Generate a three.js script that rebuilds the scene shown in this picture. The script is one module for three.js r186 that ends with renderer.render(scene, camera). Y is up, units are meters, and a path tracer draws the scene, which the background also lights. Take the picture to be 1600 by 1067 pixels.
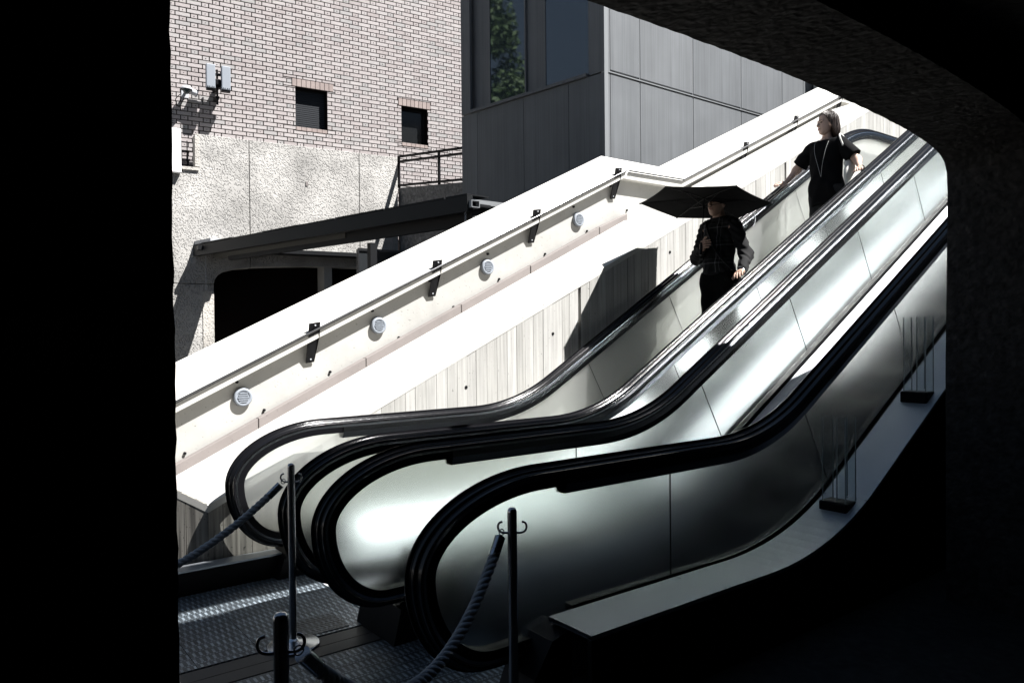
import * as THREE from 'three';
import { mergeGeometries, mergeVertices } from 'three/addons/utils/BufferGeometryUtils.js';
import { MarchingCubes } from 'three/addons/objects/MarchingCubes.js';
import { RoundedBoxGeometry } from 'three/addons/geometries/RoundedBoxGeometry.js';

// ------------------------------------------------------------------ camera, sky, sun, exposure
// Plan coordinates: u runs along the escalators, h is height, w runs across them (world x = u, y = h, z = -w).
const scene = new THREE.Scene();
const V = (u, h, w) => new THREE.Vector3(u, h, -w);
const EYE = 1.67;
const camera = new THREE.PerspectiveCamera(49.57, 1600 / 1067, 0.05, 400);
{
  const th = THREE.MathUtils.degToRad(52.67), pi = THREE.MathUtils.degToRad(-0.66), ro = THREE.MathUtils.degToRad(0.56);
  const fwd = V(Math.cos(th) * Math.cos(pi), Math.sin(pi), Math.sin(th) * Math.cos(pi));
  const right = V(Math.sin(th), 0, -Math.cos(th));
  const up = V(-Math.cos(th) * Math.sin(pi), Math.cos(pi), -Math.sin(th) * Math.sin(pi));
  camera.position.copy(V(0, EYE, 0));
  camera.up.copy(up.clone().multiplyScalar(Math.cos(ro)).addScaledVector(right, Math.sin(ro)));
  camera.lookAt(camera.position.clone().add(fwd));
}
const SUN = new THREE.Vector3(0.74, 1.9, 1).normalize();
{
  const wdt = 256, hgt = 128, d = new Float32Array(wdt * hgt * 4);
  const zen = [0.02, 0.034, 0.06], hor = [0.075, 0.093, 0.112];
  for (let j = 0; j < hgt; j++) for (let i = 0; i < wdt; i++) {
    const lat = ((j + 0.5) / hgt - 0.5) * Math.PI, lon = ((i + 0.5) / wdt - 0.5) * 2 * Math.PI;
    const y = Math.sin(lat), x = Math.cos(lat) * Math.cos(lon), z = Math.cos(lat) * Math.sin(lon);
    const t = Math.pow(Math.max(y, 0), 0.45), k = (j * wdt + i) * 4;
    const g = Math.pow(Math.max(0, x * SUN.x + y * SUN.y + z * SUN.z), 24) * 0.25;
    for (let c = 0; c < 3; c++) d[k + c] = (hor[c] * (1 - t) + zen[c] * t) + g * [1, 0.97, 0.9][c];
    if (y < -0.02) { d[k] = 0.03; d[k + 1] = 0.03; d[k + 2] = 0.03; }
    d[k + 3] = 1;
  }
  const sky = new THREE.DataTexture(d, wdt, hgt, THREE.RGBAFormat, THREE.FloatType);
  sky.mapping = THREE.EquirectangularReflectionMapping; sky.magFilter = THREE.LinearFilter; sky.needsUpdate = true;
  scene.background = sky; scene.environment = sky;
}
const sun = new THREE.DirectionalLight(0xffffff, 5);
sun.color.setRGB(1, 0.985, 0.965);
sun.position.copy(SUN).multiplyScalar(60).add(new THREE.Vector3(4, 0, -4));
sun.target.position.set(4, 0, -4);
sun.castShadow = true; sun.shadow.mapSize.set(4096, 4096); sun.shadow.radius = 1;
Object.assign(sun.shadow.camera, { left: -25, right: 25, top: 25, bottom: -25, near: 1, far: 140 });
scene.add(sun, sun.target);
const renderer = new THREE.WebGLRenderer({ antialias: true });
renderer.toneMapping = THREE.LinearToneMapping;
renderer.toneMappingExposure = 3.6;
renderer.shadowMap.enabled = true;

// ------------------------------------------------------------------ helpers
let seed = 1234567;
const rnd = () => { seed = (seed * 1664525 + 1013904223) >>> 0; return seed / 4294967296; };
const rr = (a, b) => a + (b - a) * rnd();
const used = {};
function numbered(name) { const n = used[name] = (used[name] ?? -1) + 1; return n ? `${name}_${String(n).padStart(3, '0')}` : name; }
function tag(o, label, category, group) {
  o.userData.label = label; o.userData.category = category; if (group) o.userData.group = group; return o;
}
function thing(name, label, category, group) {
  const g = new THREE.Group(); g.name = numbered(name); scene.add(g); return tag(g, label, category, group);
}
function mesh(name, geo, mat, parent) {
  const m = new THREE.Mesh(geo, mat); m.name = parent ? name : numbered(name);
  m.castShadow = m.receiveShadow = true; (parent || scene).add(m); return m;
}
function structure(name, geo, mat) { const m = mesh(name, geo, mat); m.userData.kind = 'structure'; return m; }
function strip(geo) { for (const k of Object.keys(geo.attributes)) if (!['position', 'normal', 'uv'].includes(k)) geo.deleteAttribute(k); return geo; }
function merge(list) { return mergeGeometries(list.map(g => strip(g.index ? g.toNonIndexed() : g))); }
// uv in metres from the face each triangle points to
function boxUV(geo) {
  const g = geo.index ? geo.toNonIndexed() : geo; g.computeVertexNormals();
  const p = g.attributes.position, n = g.attributes.normal, uv = new Float32Array(p.count * 2);
  for (let i = 0; i < p.count; i += 3) {
    const ax = Math.abs(n.getX(i)), ay = Math.abs(n.getY(i)), az = Math.abs(n.getZ(i));
    for (let k = i; k < i + 3; k++) {
      const x = p.getX(k), y = p.getY(k), z = p.getZ(k);
      if (ay > ax && ay > az) { uv[k * 2] = x; uv[k * 2 + 1] = z; } else if (az > ax) { uv[k * 2] = x; uv[k * 2 + 1] = y; } else { uv[k * 2] = z; uv[k * 2 + 1] = y; }
    }
  }
  g.setAttribute('uv', new THREE.BufferAttribute(uv, 2)); return g;
}
// outline in (u,h) pushed through w1..w2
function slab(pts, w1, w2, bevel = 0, holes = []) {
  const s = new THREE.Shape(pts.map(p => new THREE.Vector2(p[0], p[1])));
  for (const h of holes) s.holes.push(new THREE.Path(h.map(p => new THREE.Vector2(p[0], p[1]))));
  const g = new THREE.ExtrudeGeometry(s, { depth: w2 - w1 - 2 * bevel, bevelEnabled: bevel > 0, bevelSize: bevel, bevelThickness: bevel, bevelOffset: -bevel, bevelSegments: 1, curveSegments: 12 });
  g.translate(0, 0, -w2 + bevel); return boxUV(g);
}
function box(u1, u2, h1, h2, w1, w2, r = 0) {
  const a = Math.abs(u2 - u1), b = Math.abs(h2 - h1), c = Math.abs(w2 - w1);
  const g = r ? new RoundedBoxGeometry(a, b, c, 1, r) : new THREE.BoxGeometry(a, b, c);
  g.translate((u1 + u2) / 2, (h1 + h2) / 2, -(w1 + w2) / 2); return boxUV(g);
}
// box in local axes (x right, y up, z out)
function lbox(x1, x2, y1, y2, z1, z2, r = 0) { return box(x1, x2, y1, y2, -z1, -z2, r); }
function tube(pts, r, seg = 24, rad = 8, closed = false) {
  return new THREE.TubeGeometry(new THREE.CatmullRomCurve3(pts, closed), seg, r, rad, closed);
}
function bar(a, b, r, r2 = r, rad = 12) {
  const d = b.clone().sub(a), g = new THREE.CylinderGeometry(r2, r, d.length(), rad);
  g.applyQuaternion(new THREE.Quaternion().setFromUnitVectors(new THREE.Vector3(0, 1, 0), d.clone().normalize()));
  g.translate((a.x + b.x) / 2, (a.y + b.y) / 2, (a.z + b.z) / 2); return g;
}
function quads(rows) { // a grid of Vector3 rows to a surface
  const pos = [], idx = [], uv = []; const n = rows[0].length;
  rows.forEach((r, i) => r.forEach((p, j) => { pos.push(p.x, p.y, p.z); uv.push(p.x, -p.z); }));
  for (let i = 0; i + 1 < rows.length; i++) for (let j = 0; j + 1 < n; j++) { const a = i * n + j; idx.push(a, a + n, a + 1, a + 1, a + n, a + n + 1); }
  const g = new THREE.BufferGeometry(); g.setAttribute('position', new THREE.Float32BufferAttribute(pos, 3)); g.setAttribute('uv', new THREE.Float32BufferAttribute(uv, 2)); g.setIndex(idx); g.computeVertexNormals(); return g;
}

// ------------------------------------------------------------------ textures and materials
function hash2(x, y, s) { let h = (x * 374761393 + y * 668265263 + s * 982451653) | 0; h = Math.imul(h ^ (h >>> 13), 1274126177); return ((h ^ (h >>> 16)) >>> 0) / 4294967296; }
function vnoise(x, y, px, py, s) { // value noise that repeats every px, py
  const xi = Math.floor(x), yi = Math.floor(y), f = x - xi, g = y - yi, m = (a, b) => ((a % b) + b) % b;
  const u = f * f * (3 - 2 * f), v = g * g * (3 - 2 * g), h = (i, j) => hash2(m(i, px), m(j, py), s);
  return (h(xi, yi) * (1 - u) + h(xi + 1, yi) * u) * (1 - v) + (h(xi, yi + 1) * (1 - u) + h(xi + 1, yi + 1) * u) * v;
}
function fbm(x, y, p, o, s, p2 = p) { let a = 0, k = 0.5, q = 1, t = 0; for (let i = 0; i < o; i++) { a += k * vnoise(x * q, y * q, p * q, p2 * q, s + i); t += k; k *= 0.55; q *= 2; } return a / t; }
function texture(size, metres, fn, color = false, sizeY = size, metresY = metres) { // fn(x, y in 0..1) -> number or [r,g,b]
  const d = new Uint8Array(size * sizeY * 4);
  for (let j = 0; j < sizeY; j++) for (let i = 0; i < size; i++) {
    const v = fn(i / size, j / sizeY), k = (j * size + i) * 4;
    for (let c = 0; c < 3; c++) d[k + c] = Math.max(0, Math.min(255, 255 * (Array.isArray(v) ? v[c] : v)));
    d[k + 3] = 255;
  }
  const t = new THREE.DataTexture(d, size, sizeY); t.wrapS = t.wrapT = THREE.RepeatWrapping; t.magFilter = THREE.LinearFilter; t.minFilter = THREE.LinearMipmapLinearFilter;
  t.generateMipmaps = true; t.repeat.set(1 / metres, 1 / metresY); if (color) t.colorSpace = THREE.SRGBColorSpace; t.needsUpdate = true; return t;
}
function mat(c, roughness, opt = {}) {
  const m = new THREE.MeshPhysicalMaterial({ roughness, metalness: 0, ...opt }); m.color.setRGB(...c); return m;
}
const pits = (x, y, n, s, cut) => { const v = vnoise(x * n, y * n, n, n, s); return v > cut ? (v - cut) / (1 - cut) : 0; };
const T = {};
T.concC = texture(512, 2, (x, y) => { const v = 0.9 + 0.14 * (fbm(x * 6, y * 6, 6, 5, 11) - 0.5) - 0.30 * pits(x, y, 150, 5, 0.93) - 0.07 * Math.max(0, fbm(x * 20, y * 2, 20, 3, 17, 2) - 0.55); return [v, v * 0.995, v * 0.98]; }, true);
T.concB = texture(512, 2, (x, y) => 0.6 + 0.3 * (fbm(x * 24, y * 24, 24, 4, 21) - 0.5) - 0.5 * pits(x, y, 150, 5, 0.9));
T.boardC = texture(256, 0.8, (x, y) => { const g = fbm(x * 40, y * 3, 40, 3, 31, 3); const v = 0.86 + 0.18 * (g - 0.5) + 0.1 * (fbm(x * 5, y * 5, 5, 4, 37) - 0.5) - 0.4 * pits(x, y, 90, 8, 0.95); return [v, v * 0.993, v * 0.98]; }, true, 512, 1.6);
T.boardB = texture(256, 0.8, (x, y) => 0.5 + 0.5 * (fbm(x * 50, y * 3, 50, 3, 31, 3) - 0.5) - 0.4 * pits(x, y, 90, 8, 0.95), false, 512, 1.6);
T.stucB = texture(1024, 2.2, (x, y) => { const w = 0.9 * fbm(x * 20, y * 20, 20, 2, 40), v = vnoise(x * 130 + w, y * 100 - w, 130, 100, 43) * 0.55 + vnoise(x * 230 - w, y * 190, 230, 190, 44) * 0.45, big = fbm(x * 9, y * 9, 9, 3, 45); return Math.min(1, Math.max(0, 0.78 + 0.2 * big - Math.max(0, v - 0.55) * 6)); });
T.stucC = texture(512, 2.2, (x, y) => { const v = 0.84 + 0.3 * (fbm(x * 5, y * 5, 5, 5, 47) - 0.5); return [v, v * 0.992, v * 0.98]; }, true);
T.stainC = texture(256, 0.8, (x, y) => { const st = fbm(x * 30, y * 2, 30, 4, 101, 2), g = fbm(x * 40, y * 3, 40, 3, 31, 3), v = 0.74 + 0.2 * (g - 0.5) - 0.9 * Math.max(0, st - 0.5) - 0.5 * pits(x, y, 90, 8, 0.9); return [v, v * 0.985, v * 0.955]; }, true, 512, 1.6);
T.brickC = texture(256, 0.6, (x, y) => { const v = 0.93 + 0.12 * (fbm(x * 30, y * 30, 30, 3, 51) - 0.5); return [v, v, v]; }, true);
T.steelR = texture(256, 0.5, (x, y) => 0.5 + 0.18 * (vnoise(x * 3, y * 128, 3, 128, 61) - 0.5) + 0.14 * (fbm(x * 4, y * 4, 4, 3, 63) - 0.5));
T.darkC = texture(256, 1.5, (x, y) => { const v = 0.8 + 0.5 * (fbm(x * 40, y * 40, 40, 4, 71) - 0.5); return [v, v, v]; }, true);
T.darkB = texture(256, 1.5, (x, y) => fbm(x * 60, y * 60, 60, 3, 73));
T.panelC = texture(256, 1.2, (x, y) => { const v = 0.9 + 0.09 * (vnoise(x * 60, y * 2, 60, 2, 81) - 0.5) + 0.08 * (fbm(x * 3, y * 3, 3, 3, 83) - 0.5); return [v, v, v]; }, true);
const ribs = (x, y) => { // rows of short raised ribs, ladder fashion
  const X = x * 20, Y = y * 8, row = Math.floor(Y), f = (X + (row % 2) * 0.5) % 1, fy = Y - row;
  return (f > 0.2 && f < 0.62 && fy > 0.1 && fy < 0.72) || (fy > 0.82 && fy < 0.92 && (X * 2) % 1 < 0.6) ? 1 : 0;
};
T.plateB = texture(1024, 0.64, (x, y) => ribs(x, y) * 0.85 + 0.12 * vnoise(x * 120, y * 120, 120, 120, 91));
T.plateC = texture(1024, 0.64, (x, y) => { const v = 0.52 + 0.3 * (fbm(x * 8, y * 8, 8, 4, 93) - 0.5) + 0.12 * (vnoise(x * 160, y * 160, 160, 160, 95) - 0.5) - 0.1 + 0.5 * ribs(x, y) * (0.5 + 0.5 * vnoise(x * 14, y * 14, 14, 14, 96)); return [v, v, v]; }, true); // rib tops lightened so the ribs stand out
T.dotB = texture(256, 0.4, (x, y) => { const a = x * 16, b = y * 16, r = Math.floor(b), p = a + (r % 2) * 0.5; return Math.hypot(p - Math.floor(p) - 0.5, b - r - 0.5) < 0.3 ? 1 : 0; });
T.speckB = texture(256, 0.3, (x, y) => vnoise(x * 64, y * 64, 64, 64, 97));
T.plaidC = texture(256, 0.17, (x, y) => {
  const s = (t, c, wd) => Math.max(0, 1 - Math.abs(((t - c + 1.5) % 1) - 0.5) / wd), n = 0.6 + 0.8 * (vnoise(x * 90, y * 90, 90, 90, 99) - 0.5);
  const v = 0.1 + n * (0.42 * s(x, 0.3, 0.05) + 0.38 * s(y, 0.4, 0.05) + 0.3 * s(x, 0.5, 0.03) + 0.22 * s(y, 0.62, 0.03) + 0.06 * s(x, 0.8, 0.12) + 0.06 * s(y, 0.85, 0.12));
  return [v, v * 0.99, v];
}, true);

const M = {
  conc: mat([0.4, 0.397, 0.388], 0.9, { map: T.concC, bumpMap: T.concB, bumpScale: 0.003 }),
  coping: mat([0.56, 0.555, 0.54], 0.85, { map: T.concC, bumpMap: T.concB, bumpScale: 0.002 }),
  stucco: mat([0.5, 0.492, 0.48], 0.95, { map: T.stucC, bumpMap: T.stucB, bumpScale: 0.02 }),
  stuccoPale: mat([0.55, 0.53, 0.5], 0.95, { map: T.stucC, bumpMap: T.stucB, bumpScale: 0.008 }),
  mortar: mat([0.007, 0.005, 0.005], 0.95, { specularIntensity: 0.1 }),
  steel: mat([0.76, 0.775, 0.76], 0.3, { metalness: 0.9 }),
  frosted: mat([0.95, 0.995, 0.972], 0.27, { transmission: 1, thickness: 0.01, ior: 1.45 }),
  frostedMid: mat([0.98, 0.995, 0.985], 0.58, { transmission: 1, thickness: 0, ior: 1.45 }),
  frostedThin: mat([0.975, 0.995, 0.985], 0.4, { transmission: 1, thickness: 0, ior: 1.45 }),
  steelDeck: mat([0.46, 0.49, 0.52], 0.42, { metalness: 0.75 }),
  deckLight: mat([0.5, 0.52, 0.545], 0.4, { metalness: 0.25 }),
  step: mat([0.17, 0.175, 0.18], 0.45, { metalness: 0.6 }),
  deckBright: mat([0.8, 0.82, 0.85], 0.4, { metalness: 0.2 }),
  profile: mat([0.16, 0.163, 0.168], 0.25, { metalness: 1 }),
  trim: mat([0.55, 0.57, 0.6], 0.22, { metalness: 1 }),
  rubber: mat([0.005, 0.005, 0.006], 0.17, { specularIntensity: 0.55, bumpMap: T.speckB, bumpScale: 0.0002 }),
  black: mat([0.004, 0.004, 0.005], 0.45, { specularIntensity: 0.25 }),
  matte: mat([0.008, 0.008, 0.009], 0.9, { specularIntensity: 0.2 }),
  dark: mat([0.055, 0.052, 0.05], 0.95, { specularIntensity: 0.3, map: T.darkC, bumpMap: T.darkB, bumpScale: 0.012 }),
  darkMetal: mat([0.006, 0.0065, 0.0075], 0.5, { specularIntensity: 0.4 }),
  post: mat([0.12, 0.12, 0.125], 0.25, { metalness: 0.9 }),
  plate: mat([0.46, 0.54, 0.61], 0.42, { metalness: 0.55, map: T.plateC, bumpMap: T.plateB, bumpScale: 0.009 }),
  plateDot: mat([0.16, 0.185, 0.215], 0.4, { metalness: 0.55, map: T.plateC, bumpMap: T.dotB, bumpScale: 0.003 }),
  kerb: mat([0.2, 0.178, 0.175], 0.7, { map: T.concC }),
  lampGrey: mat([0.2, 0.22, 0.25], 0.6),
  lampWhite: mat([0.36, 0.37, 0.39], 0.5),
  fabBlack: mat([0.004, 0.004, 0.004], 0.95, { specularIntensity: 0.15 }),
};
M.plate.map.repeat.set(1 / 0.64, 1 / 0.64);

// ------------------------------------------------------------------ ground and paving
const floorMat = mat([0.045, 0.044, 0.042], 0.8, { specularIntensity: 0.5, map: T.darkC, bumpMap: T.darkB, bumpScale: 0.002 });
structure('ground', boxUV(new THREE.PlaneGeometry(400, 400).rotateX(-Math.PI / 2).translate(0, -0.03, 0)), mat([0.3, 0.29, 0.28], 0.9, { map: T.concC }));
structure('paving', box(-16, 26, -0.025, 0, -23.6, 12.5), floorMat);

// ------------------------------------------------------------------ underpass the camera stands in
{
  const g = thing('underpass', 'dark concrete underpass with a rounded opening framing the view', 'underpass');
  const edge = [[0.34, -0.02], [0.34, 2.45], [0.38, 2.62], [0.48, 2.76], [0.66, 2.86], [0.9, 2.89], [1.865, 2.89], [2.156, 2.893], [2.459, 2.893], [2.82, 2.89], [3.027, 2.888], [3.305, 2.881], [3.658, 2.866], [3.976, 2.847], [4.124, 2.836], [4.39, 2.814], [4.521, 2.797], [4.644, 2.776], [4.743, 2.756], [4.824, 2.73], [4.882, 2.69], [4.913, 2.632], [4.921, 2.518], [4.915, 2.2], [4.9, 1.8], [4.887, 1.487], [4.885, -0.02]];
  const rough = []; // chipped edge: the line between the corners wanders a few millimetres
  for (let i = 0; i + 1 < edge.length; i++) { const [a, b] = [edge[i], edge[i + 1]], n = Math.max(1, Math.round(Math.hypot(b[0] - a[0], b[1] - a[1]) / 0.035)); for (let k = 0; k < n; k++) rough.push([a[0] + (b[0] - a[0]) * k / n + rr(-0.002, 0.002), a[1] + (b[1] - a[1]) * k / n + rr(-0.002, 0.002)]); }
  rough.push(edge[edge.length - 1]);
  const outer = [[-16, -0.02], [-16, 4.87], [5.8, 4.87], [6.0, 4.12], [26, 4.12], [26, -0.02]];  // unseen roofline, shaped lower on the right to let sun reach the decks
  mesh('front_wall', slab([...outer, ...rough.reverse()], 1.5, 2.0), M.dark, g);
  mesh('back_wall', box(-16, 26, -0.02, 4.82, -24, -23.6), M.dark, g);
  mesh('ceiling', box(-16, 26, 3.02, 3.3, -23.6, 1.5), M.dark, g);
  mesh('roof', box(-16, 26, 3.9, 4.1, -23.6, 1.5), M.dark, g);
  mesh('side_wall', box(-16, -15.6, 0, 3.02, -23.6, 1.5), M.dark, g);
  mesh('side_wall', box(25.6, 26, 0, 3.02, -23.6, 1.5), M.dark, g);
  // unseen board added on two posts at the roof edge: its shadow bounds the thin strip of sun on the landing plates
  mesh('added_shade_board', box(2.6, 4.25, 5.42, 6.15, 1.86, 1.98), M.dark, g);
  for (const u of [2.62, 4.15]) mesh('added_board_post', box(u, u + 0.08, 4.85, 5.43, 1.87, 1.97), M.dark, g);
}

// ------------------------------------------------------------------ escalators
const TAN = Math.tan(Math.PI / 6), LV = 1.075, U0 = 3.83, TOPH = 4.37;
function handrailPath(u1, uEnd) {
  const p = []; // starts in the newel base, runs round the newel, along, up and level again
  const tip = u1, hy = 0.68;
  for (let u = tip + 0.95; u > tip + 0.42; u -= 0.06) p.push([u, 0.212]);
  for (let k = 0; k <= 16; k++) { const a = -Math.PI / 2 - (Math.PI / 2) * k / 16; p.push([tip + 0.41 + 0.41 * Math.cos(a), hy + 0.468 * Math.sin(a)]); }
  for (let k = 1; k <= 22; k++) { const a = Math.PI - (Math.PI / 2) * k / 22; p.push([tip + 0.67 + 0.67 * Math.cos(a), hy + (LV - hy) * Math.sin(a)]); }
  const arc = (uc, h, R, sgn) => { // blend between level and incline round the corner point (uc, h)
    const t = R * Math.tan(Math.PI / 12), out = [];
    for (let k = 0; k <= 14; k++) { const a = (Math.PI / 6) * k / 14; if (sgn > 0) out.push([uc - t + R * Math.sin(a), h + R * (1 - Math.cos(a))]); else { const b = Math.PI / 6 - a; out.push([uc + t - R * Math.sin(b), h - R * (1 - Math.cos(b))]); } }
    return out;
  };
  const low = arc(U0, LV, 1.55, 1), uTop = U0 + (TOPH - LV) / TAN, high = arc(uTop, TOPH, 1.9, -1);
  const run = (a, b, step) => { const n = Math.max(1, Math.round(Math.hypot(b[0] - a[0], b[1] - a[1]) / step)), o = []; for (let k = 1; k < n; k++) o.push([a[0] + (b[0] - a[0]) * k / n, a[1] + (b[1] - a[1]) * k / n]); return o; };
  p.push(...run([tip + 0.67, LV], low[0], 0.1), ...low, ...run(low[14], high[0], 0.1), ...high, ...run(high[14], [uEnd, TOPH], 0.1), [uEnd, TOPH]);
  return p;
}
function normals(p) {
  return p.map((q, i) => { const a = p[Math.max(0, i - 1)], b = p[Math.min(p.length - 1, i + 1)], l = Math.hypot(b[0] - a[0], b[1] - a[1]); return [-(b[1] - a[1]) / l, (b[0] - a[0]) / l]; });
}
function offset(p, n) { const N = normals(p); return p.map((q, i) => [q[0] + N[i][0] * n, q[1] + N[i][1] * n]); }
function sweep(p, section, wc) { // section: closed list of [n, w]
  const N = normals(p), pos = [], uv = [], idx = [], m = section.length; let s = 0;
  p.forEach((q, i) => {
    if (i) s += Math.hypot(q[0] - p[i - 1][0], q[1] - p[i - 1][1]);
    for (let k = 0; k <= m; k++) { const [n, w] = section[k % m]; pos.push(q[0] + N[i][0] * n, q[1] + N[i][1] * n, -(wc + w)); uv.push(s, k * 0.02); }
  });
  for (let i = 0; i + 1 < p.length; i++) for (let k = 0; k < m; k++) { const a = i * (m + 1) + k, b = a + m + 1; idx.push(a, b, a + 1, a + 1, b, b + 1); }
  const g = new THREE.BufferGeometry(); g.setAttribute('position', new THREE.Float32BufferAttribute(pos, 3)); g.setAttribute('uv', new THREE.Float32BufferAttribute(uv, 2)); g.setIndex(idx);
  g.computeVertexNormals(); return g;
}
function sharpSweep(p, section, wc) { return boxUV(sweep(p, section, wc)); }
const rectSec = (n1, n2, w1, w2) => [[n1, w1], [n1, w2], [n2, w2], [n2, w1]];
function roundSec(n1, n2, hw, r) { const o = []; for (const [cn, cw, a0] of [[n2 - r, hw - r, 0], [n2 - r, -hw + r, 90], [n1 + r, -hw + r, 180], [n1 + r, hw - r, 270]]) for (let k = 0; k <= 4; k++) { const a = (a0 + k * 22.5) * Math.PI / 180; o.push([cn + r * Math.cos(a), cw + r * Math.sin(a)]); } return o; }
const between = (p, a, b, from = 0) => p.filter((q, i) => i >= from && q[0] > a + 1e-4 && q[0] < b - 1e-4);
function cutAt(p, u, from) { for (let i = from; i + 1 < p.length; i++) if (p[i][0] <= u && p[i + 1][0] >= u) { const t = (u - p[i][0]) / (p[i + 1][0] - p[i][0] + 1e-9); return [p[i][0] + (p[i + 1][0] - p[i][0]) * t, p[i][1] + (p[i + 1][1] - p[i][1]) * t, i + t]; } return [...p[p.length - 1], p.length - 1]; }
function sub(p, s0, s1) { const at = s => { const i = Math.min(Math.floor(s), p.length - 2), t = s - i; return [p[i][0] + (p[i + 1][0] - p[i][0]) * t, p[i][1] + (p[i + 1][1] - p[i][1]) * t]; }; const o = [at(s0)]; for (let i = Math.floor(s0) + 1; i < s1; i++) if (i > s0 + 0.02 && i < s1 - 0.02) o.push(p[i]); o.push(at(s1)); return o; }

const UEND = 13.2;
function balustrade(g, wc, tip, inner, seams, glass) { // inner: +1 if the steps lie towards larger w, -1 otherwise
  const path = handrailPath(tip, UEND), topFrom = path.findIndex((q, i) => i > 20 && q[0] >= tip + 0.66);
  mesh('handrail', sweep(path, roundSec(-0.052, 0, 0.043, 0.018), wc), M.rubber, g);
  mesh('handrail_guide', sharpSweep(path, rectSec(-0.066, -0.052, -0.034, 0.034), wc), M.trim, g);
  mesh('newel_profile', sharpSweep(path, rectSec(-0.107, -0.066, -0.036, 0.036), wc), M.black, g);
  // thicker cover under the level and inclined run
  const sT = cutAt(path, 2.24, topFrom)[2];
  mesh('rail_cover', sharpSweep(sub(path, sT, path.length - 1.01), [[-0.145, -0.03], [-0.145, 0.03], [-0.1, 0.044], [-0.066, 0.044], [-0.066, -0.044], [-0.1, -0.044]], wc), M.profile, g);
  const top = offset(path, -0.103), bot = offset(path, -0.68);
  // end panel inside the newel loop
  const s0 = cutAt(path, seams[0], topFrom)[2], startU = tip + 0.9;
  let a = sub(top, 0, s0 - 0.02); const end = sub(bot, s0 - 0.02, s0 - 0.01)[0];
  const newel = [...a, end, [startU, end[1]], [startU, a[0][1]]];
  const outline = newel.filter((q, i) => !i || Math.hypot(q[0] - newel[i - 1][0], q[1] - newel[i - 1][1]) > 0.004);
  mesh('glass_panel', slab(outline, wc - 0.005, wc + 0.005), glass, g);
  for (let k = 0; k < seams.length; k++) {
    const p0 = cutAt(path, seams[k], topFrom)[2] + 0.03, p1 = k + 1 < seams.length ? cutAt(path, seams[k + 1], topFrom)[2] - 0.03 : path.length - 1.01;
    const poly = [...sub(top, p0, p1), ...sub(bot, p0, p1).reverse()];
    mesh('glass_panel', slab(poly, wc - 0.005, wc + 0.005), glass, g);
    const js = cutAt(path, seams[k], topFrom)[2]; mesh('glass_joint', slab([...sub(top, js - 0.025, js + 0.025), ...sub(bot, js - 0.025, js + 0.025).reverse()], wc - 0.004, wc + 0.004), M.black, g);
  }
  const pIn = sub(path, cutAt(path, 2.3, topFrom)[2], path.length - 1.01);
  // raised line just under the cover, dark bead and skirt on the step side
  const w0 = inner * 0.03, sgn = (a, b) => a < b ? [a, b] : [b, a];
  mesh('skirt_bead', sharpSweep(pIn, rectSec(-0.715, -0.68, ...sgn(w0 - inner * 0.04, w0 + inner * 0.02)), wc), M.black, g);
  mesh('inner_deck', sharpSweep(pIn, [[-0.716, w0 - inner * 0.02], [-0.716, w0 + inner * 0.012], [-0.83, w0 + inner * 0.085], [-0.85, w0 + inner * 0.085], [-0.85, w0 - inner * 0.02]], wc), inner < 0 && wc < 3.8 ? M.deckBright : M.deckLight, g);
  mesh('skirt', sharpSweep(pIn, rectSec(-1.09, -0.85, ...sgn(w0 + inner * 0.05, w0 + inner * 0.08)), wc), M.steelDeck, g);
  return path;
}
function escalator(label, wN, wF, tip, seamsN, seamsF, glassN, glassF, stepM) {
  const g = thing('escalator', label, 'escalator', 'escalators side by side');
  const pathN = balustrade(g, wN, tip, 1, seamsN, glassN); balustrade(g, wF, tip, -1, seamsF, glassF);
  const from = pathN.findIndex((q, i) => i > 20 && q[0] >= tip + 0.66);
  for (let u = 2.3; u < 12.4; u += 0.4) {
    const h = cutAt(pathN, u + 0.2, from)[1] - LV + 0.006;
    const st = mesh('step', box(u, u + 0.396, h - 0.2, h, wN + 0.115, wF - 0.115), stepM, g);
    mesh('cleat', boxUV(merge(Array.from({ length: 14 }, (_, k) => { const w = wN + 0.14 + k * (wF - wN - 0.28) / 13; return box(u + 0.01, u + 0.386, h, h + 0.008, w - 0.006, w + 0.006); }))), stepM, st);
  }
  return { g, path: pathN, from };
}
const W4 = 2.58, W3 = 3.54, W2 = 4.0, W1 = 4.98;
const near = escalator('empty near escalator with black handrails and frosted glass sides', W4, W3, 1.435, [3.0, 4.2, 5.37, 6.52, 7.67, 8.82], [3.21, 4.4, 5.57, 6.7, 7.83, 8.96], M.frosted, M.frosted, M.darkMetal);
const far = escalator('far escalator beside the board-marked wall, carrying two people', W2, W1, 1.43, [3.3, 4.63, 5.78, 6.93, 8.08, 9.2], [3.4, 4.6, 5.72, 6.86, 8.0, 9.14], M.frosted, M.frostedMid, M.step);
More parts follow.
